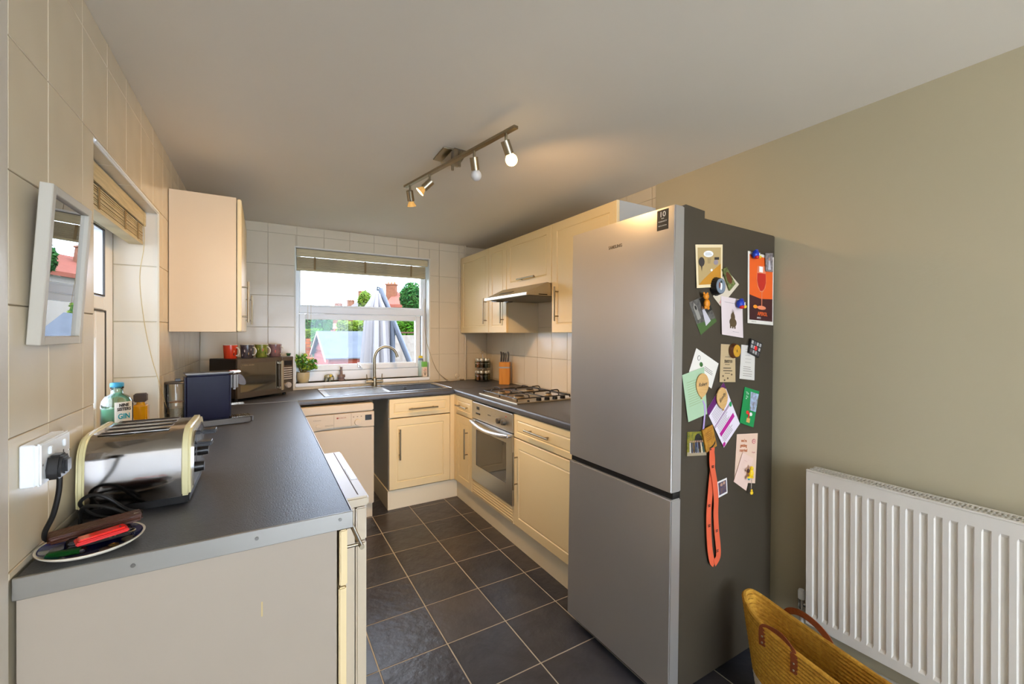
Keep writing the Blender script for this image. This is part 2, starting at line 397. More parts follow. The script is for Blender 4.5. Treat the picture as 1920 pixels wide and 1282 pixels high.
# ------------------------------------------------------------------ LEFT WINDOW (window_2)
w2 = thing('window_2', None, None, (-.18, -1.86, .94), kind='structure')
fr = MB(); frame_rect(fr, -2.28, -1.441, .942, 1.916, -.22, -.153, .12, axis='x', wb=.055); fr.box((-.22, -2.17, 1.468), (-.153, -1.555, 1.527), .006)
fr.build('window_frame', M_pvc, w2)
box('pane', (-.19, -2.225, 1.527), (-.184, -1.496, 1.862), M_glass, w2)
sh = MB(); frame_rect(sh, -2.158, -1.566, 1.0, 1.464, -.21, -.148, .11, .005, axis='x', wb=.09); sash = sh.build('window_sash', M_pvc, w2)
box('pane', (-.185, -2.175, 1.05), (-.179, -1.55, 1.415), M_glass, sash)
gk = MB(); frame_rect(gk, -2.164, -1.558, .994, 1.469, -.152, -.146, .005, 0, axis='x'); gk.build('gasket', MATS['window_gasket'], w2)
gk = MB(); frame_rect(gk, -2.164, -1.556, 1.526, 1.80, -.156, -.150, .006, 0, axis='x'); gk.build('gasket', MATS['window_gasket'], w2)

# ------------------------------------------------------------------ WORKTOPS
def worktop(name, label, a, b, front, joints=()):
    t = thing(name, label, 'worktop', (a[0], a[1], .87))
    return t
ZT = .91
wt = thing('worktop', 'charcoal laminate worktop along left wall with aluminium end strip, under the toaster', 'worktop', (.3, -1.5, .87))
box('worktop_slab', (.002, -2.728, .871), (.607, -.608, ZT), M_top, wt, bev=.002)
es = box('end_strip', (.0, -2.736, .868), (.611, -2.7285, ZT + .001), M_topedge, wt, bev=.0012, label='brushed aluminium end strip')
for u, v in ((249.5, 1060), (481.5, 1009.5), (638, 974)):
    p = at(u, v, 'y', -2.737)
    MB().cyl(p, p + Vector((0, -.0012, 0)), .0042, n=14).build('screw', mat('screw_head', (120, 116, 110), .35, .9), es, smooth=True)
box('joint_strip', (.6075, -2.728, .905), (.6095, -.607, ZT + .0008), M_topedge, wt)
w2t = thing('worktop', 'charcoal laminate worktop under the far window, holding the inset sink', 'worktop', (1.2, -.3, .87))
sl = MB()   # slab with a cut-out for the sink bowl
sl.box((.002, -.603, .871), (.611, -.003, ZT)).box((.611, -.590, .871), (1.27, -.003, ZT)).box((1.27, -.590, .871), (1.745, -.50, ZT)).box((1.27, -.10, .871), (1.745, -.003, ZT)).box((1.745, -.590, .871), (2.404, -.003, ZT)).box((2.156, -.003, .871), (2.404, .036, ZT))
sl.build('worktop_slab', M_top, w2t)
def nosing(pts_y, xa, xb, along='x'): pass
def rounded_edge(name, parent, p0, p1, outward):
    "postformed rounded front edge, 14 mm deep, 39 mm high"
    o = Vector(outward); prof = [(0, .871), (.008, .871), (.0115, .873), (.0135, .877), (.014, .884), (.014, .897), (.0128, .9035), (.009, .908), (.004, .9098), (0, ZT)]
    mb = MB(); mb.prism([Vector(p0) + o * d + Vector((0, 0, z)) for d, z in prof], Vector(p1) - Vector(p0)); return mb.build(name, M_top, parent, smooth=True)
rounded_edge('front_edge', w2t, (.611, -.590, 0), (1.763, -.590, 0), (0, -1, 0))
box('joint_strip', (.28, -.607, .906), (.609, -.6045, ZT + .001), M_topedge, w2t)
w3t = thing('worktop', 'charcoal laminate worktop on right wall around the gas hob, beside fridge', 'worktop', (2.1, -1.4, .87))
box('worktop_slab', (1.791, -2.272, .871), (2.404, -.607, ZT), M_top, w3t)
rounded_edge('front_edge', w3t, (1.791, -2.272, 0), (1.791, -.607, 0), (-1, 0, 0))
box('joint_strip', (1.775, -.606, .904), (2.404, -.603, ZT + .001), M_topedge, w3t)

# ------------------------------------------------------------------ CABINETS
def bar_handle(parent, p0, p1, out, name='handle', r=.006, inset=.14):
    "steel bar handle between p0 and p1, held off the door along -out"
    p0, p1, out = Vector(p0), Vector(p1), Vector(out)
    mb = MB().cyl(p0, p1, r, n=12); L = p1 - p0
    for t in (inset, 1 - inset): q = p0 + L * t; mb.cyl(q, q + out, r * .75, n=10)
    return mb.build(name, M_nickel, parent, smooth=True)
def shaker(parent, name, org, U, N, w, h, t=.02, material=None, sides='LRTB'):
    "framed door/drawer front: org = lower corner on the outer face, U = across, N = outward; groove runs round the field"
    U, N, Z = Vector(U), Vector(N), Vector((0, 0, 1)); material = material or M_cream
    org = Vector(org); g = .0018; m_ = min(.058, h * .24, w * .24); rec = .0045; s = .012
    def P(a, z, d): return org + U * a + Z * z + N * d
    rings = []
    for ins, d in ((g, -t), (g, -.003), (g + .003, 0), (m_, 0), (m_ + .003, -rec), (m_ + .006, -rec), (m_ + s, -.0012)):
        rings.append([P(ins, ins, d), P(w - ins, ins, d), P(w - ins, h - ins, d), P(ins, h - ins, d)])
    vs = [v for r in rings for v in r]; fs = []
    for k in range(len(rings) - 1):
        for i in range(4): j = (i + 1) % 4; fs.append([k * 4 + i, k * 4 + j, k * 4 + 4 + j, k * 4 + 4 + i])
    n = len(vs); fs.append([n - 4, n - 3, n - 2, n - 1]); fs.append([3, 2, 1, 0])
    mb = MB(); mb._new(vs, fs); return mb.build(name, material, parent)
XD = 1.785; YD = -.592          # outer faces of right-hand and sink doors
# sink cabinet
c = thing('base_cabinet', 'cream base cabinet below the sink, a drawer above one door', 'cabinet', (1.5, -.3, 0))
ca = MB(); ca.box((1.243, YD + .021, .15), (1.261, -.01, .868)).box((1.782, YD + .021, .15), (1.80, -.01, .868)).box((1.261, YD + .021, .15), (1.782, -.01, .168)).box((1.261, -.028, .168), (1.782, -.01, .74)); ca.build('carcass', M_greyside, c)
d = shaker(c, 'drawer', (1.243, YD, .716), (1, 0, 0), (0, -1, 0), .505, .152)
bar_handle(d, (1.39, YD - .034, .782), (1.63, YD - .034, .782), (0, .034, 0))
d = shaker(c, 'door', (1.243, YD, .155), (1, 0, 0), (0, -1, 0), .505, .557)
bar_handle(d, (1.322, YD - .034, .392), (1.322, YD - .034, .63), (0, .034, 0))
box('corner_post', (1.749, YD + .003, .155), (XD + .02, YD + .022, .868), M_cream, c)
box('corner_post', (XD, -.626, .155), (XD + .02, YD + .002, .868), M_cream, c)
box('kickboard', (1.237, -.575, 0), (1.83, -.56, .148), M_cream2, c, bev=.001)
box('kickboard', (1.237, -.56, 0), (1.252, -.02, .148), M_cream2, c, bev=.001)
# narrow cabinet
def base_right(label, ya, yb, hdoor, hdrawer):
    c = thing('base_cabinet', label, 'cabinet', (2.1, (ya + yb) / 2, 0))
    box('carcass', (XD + .021, ya - .0 if False else yb + .001, .15), (2.40, ya - .001, .868), M_greyside, c)
    w = abs(yb - ya)
    d = shaker(c, 'drawer', (XD, ya, .716), (0, -1, 0), (-1, 0, 0), w, .152)
    bar_handle(d, (XD - .03, hdrawer[0], .792), (XD - .03, hdrawer[1], .792), (.03, 0, 0))
    d = shaker(c, 'door', (XD, ya, .155), (0, -1, 0), (-1, 0, 0), w, .557)
    bar_handle(d, (XD - .03, hdoor, .395), (XD - .03, hdoor, .63), (.03, 0, 0))
    return c
base_right('narrow cream base cabinet in the right corner, left of the oven', -.627, -.945, -.862, (-.68, -.885))
base_right('cream base cabinet between oven and fridge freezer', -1.575, -2.27, -1.62, (-1.745, -1.99))
hs = thing('oven_housing', 'cream cabinet panel and housing under the built-in oven', 'cabinet', (2.1, -1.26, 0))
hp = MB(); hp.box((XD, -1.572, .155), (XD + .018, -.948, .268), .002); hp.build('lower_panel', M_cream, hs)
for k in range(5): box('ridge', (XD - .004, -1.56, .17 + k * .019), (XD, -.96, .182 + k * .019), M_cream, hs, bev=.002)
hq = MB(); hq.box((XD + .02, -1.573, .15), (2.40, -1.558, .868)).box((XD + .02, -.962, .15), (2.40, -.947, .868)).box((XD + .02, -1.558, .15), (2.40, -.962, .165)); hq.build('carcass', M_greyside, hs)
box('kickboard', (1.815, -2.27, 0), (1.83, -.576, .148), M_cream2, bev=.001, label='long cream kickboard below the right-hand base cabinets', cat='kickboard')

# end cabinet on the left run
c = thing('base_cabinet', 'ivory base cabinet at the near end of the left worktop', 'cabinet', (.3, -2.6, 0))
box('end_panel', (.004, -2.730, 0), (.572, -2.712, .867), M_panel, c, bev=.001)
cc = MB(); cc.box((.004, -2.71, .13), (.572, -2.485, .15)).box((.004, -2.50, .13), (.572, -2.485, .868)).box((.004, -2.71, .13), (.02, -2.5, .868)).box((.004, -2.71, .848), (.572, -2.5, .868))
cc.build('carcass', mat('chipboard', (130, 84, 52), .7), c)
box('fixing_rail', (.560, -2.711, .70), (.572, -2.705, .86), mat('red_brown_edge', (138, 62, 40), .5), c)
p = at(631.5, 1051, 'y', -2.71); MB().ball((.566, -2.713, .80), .0035).build('screw', M_chrome, c)
d = box('drawer_front', (.579, -2.728, .716), (.598, -2.49, .862), M_cream, c, bev=.003, seg=2)
bar_handle(d, (.632, -2.742, .812), (.632, -2.575, .812), (-.034, 0, 0), r=.0062)
box('door', (.577, -2.728, .13), (.596, -2.49, .712), M_cream, c, bev=.003, seg=2)
box('side_marks', (.404, -2.7306, .70), (.407, -2.730, .735), mat('old_glue', (196, 172, 120), .6), c)
# freestanding white appliance sticking out below the left worktop
w = thing('tumble_dryer', 'white freestanding appliance jutting out below the left worktop', 'appliance', (.4, -2.18, 0))
box('body', (.05, -2.47, .015), (.662, -1.895, .815), M_applw, w, bev=.004, seg=2)
box('front_panel', (.665, -2.472, .02), (.698, -1.893, .70), M_applw, w, bev=.005, seg=2)
box('control_panel', (.665, -2.472, .704), (.698, -1.893, .812), M_applw, w, bev=.004, seg=2)
box('lid', (.06, -2.482, .818), (.704, -1.885, .85), M_applw, w, bev=.006, seg=2)
g = MB(); g.box((.672, -2.455, .8495), (.675, -1.90, .8508)).box((.630, -2.47, .8495), (.633, -1.90, .8508)); g.build('lid_groove', mat('groove_shadow_grey', (96, 90, 82), .7), w)
p = at(654, 883, 'z', .85); box('sticker', (.678, -2.30, .8502), (.70, -2.16, .8512), mat('pale_blue_sticker', (176, 190, 214), .25), w)  # pale bluish rectangle along the front edge of the lid
for xx in (.12, .6):
    for yy in (-2.42, -1.95): MB().cyl((xx, yy, 0), (xx, yy, .016), .022).build('foot', M_black, w, smooth=True)
# dishwasher
w = thing('dishwasher', 'white freestanding dishwasher under the sink drainer', 'dishwasher', (.82, -.35, 0))
box('body', (.517, -.615, .02), (1.111, -.03, .80), M_applw, w, bev=.003)
box('lid', (.515, -.64, .803), (1.116, -.03, .858), M_applw, w, bev=.006, seg=2)
# control panel with the scooped lower edge
zs = []
for k in range(25):
    s_ = k / 24; x = .515 + s_ * .602; dip = .0
    if .33 < s_ < .86: dip = .018 * math.sin((s_ - .33) / .53 * math.pi) ** .6
    zs.append((x, .688 + dip if .33 < s_ < .86 else .688))
mb = MB(); mb.prism([(x, -.650, z) for x, z in zs] + [(1.117, -.650, .797), (.515, -.650, .797)], (0, .036, 0)); cp = mb.build('control_panel', M_applw, w)
box('door', (.515, -.646, .11), (1.117, -.617, .684), M_applw, w, bev=.004, seg=2)
box('kick_plate', (.52, -.62, .0), (1.112, -.60, .104), M_applw, w, bev=.002)
MB().cyl((1.0, -.650, .727), (1.0, -.660, .727), .023, .020, 24).build('dial', M_applw, cp, smooth=True)
MB().cyl((.735, -.650, .722), (.735, -.655, .722), .014, .013, 20).build('button', M_applw, cp, smooth=True)
for xx in (.972, .999, 1.026): box('indicator', (xx - .004, -.6515, .765), (xx + .004, -.650, .771), mat('print_grey', (128, 116, 100), .6), cp)
box('display', (1.053, -.652, .736), (1.10, -.6495, .775), M_black, cp, bev=.001)
box('panel_joint', (.838, -.6508, .696), (.8395, -.650, .795), MATS['print_grey'], cp); box('panel_joint', (.955, -.6508, .704), (.9565, -.650, .795), MATS['print_grey'], cp)
text('lettering', 'BOSCH', basis((.893, -.651, .768), (1, 0, 0), (0, 0, 1)), .010, mat('logo_red_brown', (150, 70, 56), .6), cp, .052)
MB().cyl((.862, -.650, .768), (.862, -.6512, .768), .006).build('emblem', MATS['logo_red_brown'], cp)
text('lettering', 'Classixx', basis((.73, -.651, .765), (1, 0, 0), (0, 0, 1)), .006, MATS['print_grey'], cp, .05)
for k in range(3): box('print_line', (.78, -.6507, .716 + k * .004), (.835, -.650, .717 + k * .004), MATS['print_grey'], cp)

# wall cabinets
XC = 2.093
def wall_cab(label, ya, yb, z0, z1, handle, horizontal=False, side=M_cream2):
    c = thing('wall_cabinet', label, 'cabinet', (2.25, (ya + yb) / 2, z0), group=None)
    box('carcass', (XC + .0205, yb + .001, z0), (XW - .002, ya - .001, z1), side, c)
    d = shaker(c, 'door', (XC, ya, z0 - .002), (0, -1, 0), (-1, 0, 0), ya - yb, z1 - z0 + .004)
    if horizontal: bar_handle(d, (XC - .03, handle[0], handle[2]), (XC - .03, handle[1], handle[2]), (.03, 0, 0))
    else: bar_handle(d, (XC - .032, handle[0], handle[1]), (XC - .032, handle[0], handle[2]), (.032, 0, 0))
    return c
wall_cab('tall cream wall cabinet in the far right corner above the spice rack', -.012, -.617, 1.385, 2.122, (-.575, 1.462, 1.69))
wall_cab('narrow cream wall cabinet left of the cooker hood', -.619, -.932, 1.385, 2.122, (-.885, 1.462, 1.68))
wall_cab('short cream flap cabinet above the cooker hood', -.935, -1.555, 1.724, 2.122, (-1.14, -1.38, 1.79), True)
wall_cab('cream wall cabinet right of the cooker hood, partly behind fridge', -1.557, -2.178, 1.385, 2.122, (-1.632, 1.462, 1.69), side=M_greyside)
# left wall cabinet
c = thing('wall_cabinet', 'cream wall cabinet on the left wall above the coffee machine', 'cabinet', (.15, -.85, 1.385))
box('carcass', (.003, -1.218, 1.385), (.283, -.47, 2.096), mat('wall_cabinet_side', (216, 194, 160), .5), c)
d = box('door', (.2865, -1.22, 1.386), (.306, -.847, 2.09), M_cream, c, bev=.004, seg=3)
bar_handle(d, (.337, -1.165, 1.437), (.337, -1.165, 1.66), (-.032, 0, 0))
d = box('door', (.2865, -.843, 1.386), (.306, -.47, 2.09), M_cream, c, bev=.004, seg=3)
bar_handle(d, (.340, -.56, 1.437), (.340, -.56, 1.63), (-.034, 0, 0))

# ------------------------------------------------------------------ OVEN
XO = 1.775
ov = thing('oven', 'stainless steel built-in electric oven below the gas hob', 'oven', (2.0, -1.27, .28))
box('body', (XO + .022, -1.555, .282), (2.33, -.965, .862), M_steel, ov)
pn = box('control_panel', (XO, -1.574, .738), (XO + .02, -.962, .862), M_steel, ov, bev=.003, seg=2)
def fa(u, v, x=XO): return at(840 + u / 3.77, 620 + v / 3.77, 'x', x)
for (u, v) in ((355, 635), (390, 648)):
    p = fa(u, v, XO - .01); MB().cyl((XO, p.y, p.z), (XO - .022, p.y, p.z), .020, .0175, 24).box((XO - .026, p.y - .004, p.z - .016), (XO - .018, p.y + .004, p.z + .016), .002).build('knob', mat('knob_grey', (96, 92, 84), .35, .4), pn, smooth=True)
p = fa(212, 547); box('clock_display', (XO - .0015, p.y - .022, p.z - .011), (XO, p.y + .022, p.z + .011), M_black, pn)
p = fa(212, 585); box('button_strip', (XO - .002, p.y - .035, p.z - .007), (XO, p.y + .035, p.z + .005), M_black, pn)
p = fa(292, 598); text('lettering', 'BOSCH', basis((XO - .0006, p.y, p.z), (0, -1, 0), (0, 0, 1)), .008, M_ink, pn, .045)
p = fa(410, 607); MB().cyl((XO, p.y, p.z), (XO - .0015, p.y, p.z), .004).build('indicator_lamp', M_red, pn)
for k in range(9):
    for (u, v) in ((320, 575), (410, 640)):
        p = fa(u, v); a = k * .7; box('dial_mark', (XO - .0006, p.y + .03 * math.cos(a) - .0015, p.z + .03 * math.sin(a) - .0015), (XO, p.y + .03 * math.cos(a) + .0015, p.z + .03 * math.sin(a) + .0015), MATS['print_grey'], pn)
dr = MB()     # door as a frame round the window
wy0, wy1, wz0, wz1 = -1.493, -1.035, .393, .662
dr.box((XO, -1.574, .272), (XO + .022, -.962, wz0)).box((XO, -1.574, wz1), (XO + .022, -.962, .732)).box((XO, -1.574, wz0), (XO + .022, wy0, wz1)).box((XO, wy1, wz0), (XO + .022, -.962, wz1))
door = dr.build('oven_door', M_steel, ov)
box('door_glass', (XO + .003, wy0, wz0), (XO + .01, wy1, wz1), M_dglass, door)
pts = []
for k in range(17):
    s_ = k / 16; pts.append((XO - .022 - .022 * math.sin(s_ * math.pi), -.985 - s_ * .565, .716 - .02 * math.sin(s_ * math.pi) ))
mb = MB(); mb.tube(pts, [.013 if 0 < k < 16 else .010 for k in range(17)], 12)
mb.cyl((XO, -.99, .716), (XO - .024, -.99, .716), .011).cyl((XO, -1.545, .716), (XO - .024, -1.545, .716), .011)
mb.build('handle', mat('handle_silver', (200, 200, 200), .25, .8), door, smooth=True)

# ------------------------------------------------------------------ GAS HOB
M_hob = mat('hob_steel', (206, 196, 176), .28, .85)
M_iron = mat('enamelled_iron', (44, 40, 38), .45)
hb = thing('gas_hob', 'stainless steel four burner gas hob on the right worktop', 'hob', (2.08, -1.24, .911))
HX0, HX1, HY0, HY1 = 1.836, 2.345, -1.53, -.955
box('hob_plate', (HX0, HY0, .9105), (HX1, HY1, .919), M_hob, hb, bev=.003, seg=2)
bur = [(1.965, -1.09, .028), (1.965, -1.345, .04), (2.215, -1.09, .035), (2.215, -1.345, .025)]
for x, y, r in bur:
    b_ = lathe('burner', [(0, 0), (r * 1.25, 0), (r * 1.25, .004), (r, .006), (r, .014), (r * .9, .017), (0, .017)], Matrix.Translation((x, y, .919)), mat('burner_alloy', (168, 150, 120), .35, .7), hb)
    lathe('burner_cap', [(0, 0), (r * .85, 0), (r * .85, .004), (r * .6, .007), (0, .007)], Matrix.Translation((x, y, .936)), M_iron, b_)
for ya, yb in ((-1.225, -.975), (-1.475, -1.235)):
    mb = MB(); zz = .958; xa, xb = 1.87, 2.315; ym = (ya + yb) / 2; r = .0042
    def leg(x, y, dx, dy): mb.tube(spline([(x, y, .9195), (x + dx * .3, y + dy * .3, .935), (x + dx, y + dy, zz)], 4), r, 6)
    ring = [(xa, ya), (xb, ya), (xb, yb), (xa, yb)]
    for i in range(4):
        p, q = ring[i], ring[(i + 1) % 4]; mb.tube([(p[0], p[1], .938), (q[0], q[1], .938)], r, 6)
        mb.tube([(p[0], p[1], .9195), (p[0], p[1], .938)], r, 6)
    for x, y, _ in [b for b in bur if ya < b[1] < yb]:
        mb.tube(spline([(x, ya, .938), (x, ya + .012, zz), (x, y - .03, zz), (x, y - .022, zz - .004)], 4), r, 6)
        mb.tube(spline([(x, yb, .938), (x, yb - .012, zz), (x, y + .03, zz), (x, y + .022, zz - .004)], 4), r, 6)
        for sx in (-1, 1):
            ex = xa if (sx < 0) == (x < 2.09) and sx < 0 else (xb if sx > 0 and x > 2.09 else 2.09)
            mb.tube(spline([(ex, y, .938), (ex - sx * .014, y, zz), (x + sx * .03, y, zz), (x + sx * .022, y, zz - .004)], 4), r, 6)
    mb.tube([(2.09, ya, .938), (2.09, yb, .938)], r, 6)
    mb.build('pan_support', M_iron, hb, smooth=True)
for k in range(4):
    x = 2.03 + k * .068
    lathe('knob', [(0, 0), (.019, 0), (.018, .018), (.014, .021), (0, .021)], Matrix.Translation((x, -1.497, .919)), M_black, hb, n=18)
lathe('ignition_button', [(0, 0), (.009, 0), (.008, .008), (0, .009)], Matrix.Translation((1.945, -1.497, .919)), M_black, hb, n=14)

# ------------------------------------------------------------------ COOKER HOOD
hd = thing('cooker_hood', 'stainless steel cooker hood with sloping visor above the gas hob', 'hood', (2.2, -1.24, 1.64))
mb = MB()
prof = [(1.896, 1.636), (1.896, 1.650), (2.06, 1.728), (2.09, 1.722), (2.40, 1.722), (2.40, 1.636)]
mb.prism([(x, -1.553, z) for x, z in prof], (0, .614, 0)); body = mb.build('hood_body', mat('hood_steel', (186, 180, 166), .38, .85), hd)
box('front_lip', (1.892, -1.555, 1.634), (1.90, -.937, 1.652), MATS['hood_steel'], hd, bev=.003, seg=2)
box('grease_filter', (1.935, -1.52, 1.631), (2.36, -.97, 1.636), mat('filter_mesh', (126, 120, 110), .5, .6, bump=.8, bscale=300), hd)
p = Vector((1.96, -1.17, 0)); sl_ = (1.728 - 1.650) / (2.06 - 1.896)
mb = MB(); mb.prism([(1.945, -1.08, 1.650 + .049 * sl_ + .0005), (1.965, -1.08, 1.650 + .069 * sl_ + .0005), (1.965, -1.27, 1.650 + .069 * sl_ + .0005), (1.945, -1.27, 1.650 + .049 * sl_ + .0005)], (-.001, 0, .002)); mb.build('control_slot', M_black, hd)
box('lamp_cover', (1.95, -1.03, 1.626), (2.02, -.955, 1.631), M_black, hd); box('lamp_cover', (2.06, -1.02, 1.626), (2.10, -.96, 1.631), M_black, hd)
box('side_vent', (1.99, -1.5545, 1.640), (2.06, -1.553, 1.646), M_black, hd)

# ------------------------------------------------------------------ SINK AND TAP
sk = thing('sink', 'stainless steel inset sink with ribbed drainer and bowl, under window', 'sink', (1.29, -.3, .91))
SX0, SX1, SY0, SY1 = .79, 1.79, -.545, -.055
BX0, BX1, BY0, BY1 = 1.285, 1.735, -.485, -.12
mb = MB(); zt = .9145
mb.box((SX0, SY0, .9102), (BX0, SY1, zt)).box((BX1, SY0, .9102), (SX1, SY1, zt)).box((BX0, SY0, .9102), (BX1, BY0, zt)).box((BX0, BY1, .9102), (BX1, SY1, zt))
for q in (((SX0, SY0), (SX1, SY0 + .008)), ((SX0, SY1 - .008), (SX1, SY1)), ((SX0, SY0), (SX0 + .008, SY1)), ((SX1 - .008, SY0), (SX1, SY1))): mb.box((*q[0], .9102), (*q[1], .918), .002)
mb.build('sink_top', M_sinkst, sk)
mb = MB(); t = .0012; zb_ = .76
mb.box((BX0 - t, BY0, zb_), (BX0, BY1, zt)).box((BX1, BY0, zb_), (BX1 + t, BY1, zt)).box((BX0, BY0 - t, zb_), (BX1, BY0, zt)).box((BX0, BY1, zb_), (BX1, BY1 + t, zt)).box((BX0, BY0, zb_ - t), (BX1, BY1, zb_))
mb.build('bowl', M_sinkst, sk)
MB().cyl((1.5, BY1 - .004, .88), (1.5, BY1 - .0, .88), .014, n=20).build('overflow', M_chrome, sk)
MB().cyl((1.5, -.3, zb_), (1.5, -.3, zb_ + .003), .04, n=20).build('drain', M_chrome, sk)
for k in range(9): box('drainer_rib', (.83, -.50 + k * .048, zt - .001), (1.25, -.488 + k * .048, zt + .0025), M_sinkst, sk, bev=.002)
tp = thing('tap', 'satin steel swan neck mixer tap with two levers behind the sink', 'tap', (1.243, -.085, .9145))
mb = MB(); X_, Y_ = 1.243, -.085
mb.cyl((X_, Y_, .9147), (X_, Y_, .985), .021, n=20).cyl((X_, Y_, .985), (X_, Y_, 1.0), .021, .013, 20); mb.build('tap_body', M_nickel, tp, smooth=True)
mb = MB(); mb.cyl((X_ - .072, Y_, .957), (X_ + .072, Y_, .957), .017, n=18); mb.build('crossbar', M_nickel, tp, smooth=True)
for s_ in (-1, 1): tube('lever', [(X_ + s_ * .062, Y_, .965), (X_ + s_ * .063, Y_, .985), (X_ + s_ * .066, Y_, 1.022)], [.005, .005, .004], M_nickel, tp)
pts = [(X_, Y_, .99), (X_, Y_, 1.155)]
for k in range(1, 15):
    a = math.pi * (1 - k / 15 * .93); pts.append((X_ + .098 + .098 * math.cos(a), Y_ - .015 * k / 15, 1.155 + .105 * math.sin(a)))
pts.append((pts[-1][0] + .008, pts[-1][1], pts[-1][2] - .03))
tube('spout', pts, .0125, M_nickel, tp, n=14)

# ------------------------------------------------------------------ FRIDGE FREEZER (leans back a little)
zax = Vector((.0157, -.0016, 1)).normalized(); bax = Vector((-.0069, 1, .0016)).normalized(); aax = bax.cross(zax).normalized(); bax = zax.cross(aax)
FM = Matrix((aax, bax, zax)).transposed().to_4x4(); FM.translation = Vector((1.6642, -2.880, 0)); FI = FM.inverted()
fz = thing('fridge_freezer', 'tall silver fridge freezer with dark grey side covered in cards', 'fridge', mtx=FM)
def flocal(u, v, ax, val):
    o = FI @ CAM; d = (FI.to_3x3() @ (FW + RT * ((u - 960 - PX) / F) - UP * ((v - 641 - PY) / F)))
    return o + d * ((val - o[ax]) / d[ax])
HF, HS, WD = 1.849, .797, .589
box('cabinet_body', (.062, .014, .035), (.70, WD - .01, HF - .018), M_fside, fz, bev=.004, seg=2, local=True)
box('fridge_door', (.0, 0, HS), (.054, WD, HF), M_fridge, fz, bev=.004, seg=2, local=True)
box('freezer_door', (.0, 0, .04), (.054, WD, .772), M_fridge, fz, bev=.004, seg=2, local=True)
box('door_seal', (.054, .02, .04), (.062, WD - .02, HF - .01), M_rubber, fz, local=True)
gr = box('grip_recess', (.012, .004, .7725), (.052, WD - .004, .7965), M_black, fz, local=True)
box('grip_cap', (.006, .001, .7745), (.014, .05, .792), M_black, gr, bev=.001) if False else None
hc = MB(); hc.prism([(.05, .02, HF - .018), (.20, .02, HF - .018), (.20, .02, HF + .012), (.085, .02, HF + .018), (.05, .02, HF + .002)], (0, WD - .04, 0)); hc.build('hinge_cover', M_fside, fz, local=True)
for a_ in (.08, .64):
    for b_ in (.06, .53):
        zz = (FM @ Vector((a_, b_, 0))).z
        MB().cyl((a_, b_, .002 - zz), (a_, b_, .036), .018, n=14).build('foot', M_black, fz, local=True)
# badge and warranty_sticker on the door
p = FM @ flocal(1153.5, 462.5, 0, -.0008); text('lettering', 'SAMSUNG', basis(p, -bax, zax), .014, mat('badge_grey', (104, 98, 92), .4, .5), fz, .078, bold=.0003)
s_ = flocal(1242.5, 412, 0, -.0006)
box('warranty_sticker', (-.0008, s_.y - .026, s_.z - .038), (0, s_.y + .026, s_.z + .038), mat('sticker_dark', (44, 44, 42), .5), fz, local=True)
M_wink = mat('white_ink', (226, 224, 216), .6)
for body_, dz, h_, w_ in (('10', .020, .020, .024), ('YEAR', .005, .004, .014), ('WARRANTY', -.006, .0055, .040), ('DIGITAL INVERTER', -.022, .004, .038)):
    text('lettering', body_, basis(FM @ Vector((-.0014, s_.y, s_.z + dz)), -bax, zax), h_, M_wink, fz, w_, depth=.0002, bold=.0004 if body_ == '10' else 0)

# ------------------------------------------------------------------ CARDS AND MAGNETS on the fridge side
def C5(a, b): return (1260 + a / 6.107, 440 + b / 6.105)
def C6(a, b): return (1260 + a / 6.411, 640 + b / 6.41)
def C7(a, b): return (1260 + a / 7.539, 790 + b / 7.541)
def C2(a, b): return (1260 + a / 3.773, 360 + b / 3.771)
def C3(a, b): return (1260 + a / 3.205, 680 + b / 3.205)
SB = .014      # local b of the side face
def side(px, lift=0):
    p = flocal(px[0], px[1], 1, SB - lift); return FM @ p
OUT = -bax
class Sheet:
    def __init__(s, name, label, cat, q, material, lift=.001, tilt=0, th=.0006, group=None, part='card'):
        tl, tr, br, bl = [side(p, lift) for p in q]
        bl = bl + OUT * tilt; br = br + OUT * tilt
        s.c = (tl, tr, br, bl); s.o = thing(name, label, cat, (tl + tr + br + bl) / 4, group=group)
        s.top = .0002
        mb = MB(); mb.prism([tl, tr, br, bl], -OUT * th); s.card = mb.build(part, material, s.o)
    def P(s, a, t, d=0):
        tl, tr, br, bl = s.c
        return (bl * (1 - a) + br * a) * (1 - t) + (tl * (1 - a) + tr * a) * t + OUT * (d + .0002)
    def poly(s, name, pts, material, d=0, th=.0002):
        mb = MB(); mb.prism([s.P(a, t, d) for a, t in pts], OUT * th); return mb.build(name, material, s.card)
    def rect(s, name, a0, a1, t0, t1, material, d=0): return s.poly(name, [(a0, t0), (a1, t0), (a1, t1), (a0, t1)], material, d)
    def disc(s, name, a, t, ra, rt, material, d=0, n=18): return s.poly(name, [(a + ra * math.cos(2 * math.pi * k / n), t + rt * math.sin(2 * math.pi * k / n)) for k in range(n)], material, d)
    def lines(s, name, a0, a1, ts, material, w=.006, d=0):
        mb = MB()
        for t in ts:
            e = a1 - R.uniform(0, (a1 - a0) * .25); mb.prism([s.P(a0, t, d), s.P(e, t, d), s.P(e, t + w, d), s.P(a0, t + w, d)], OUT * .0002)
        return mb.build(name, material, s.card)
    def text(s, name, body, a, t, h, w, material, d=.0003, shear=0, rot=0, bold=0):
        x = s.P(1, .5) - s.P(0, .5); y = s.P(.5, 1) - s.P(.5, 0)
        M = basis(s.P(a, t, d), x, y) @ Matrix.Rotation(rot, 4, 'Z')
        return text(name, body, M, h, material, s.card, w, depth=.0001, shear=shear, bold=bold)
mm = lambda n, c, r=.6, **k: mat(n, c, r, **k)
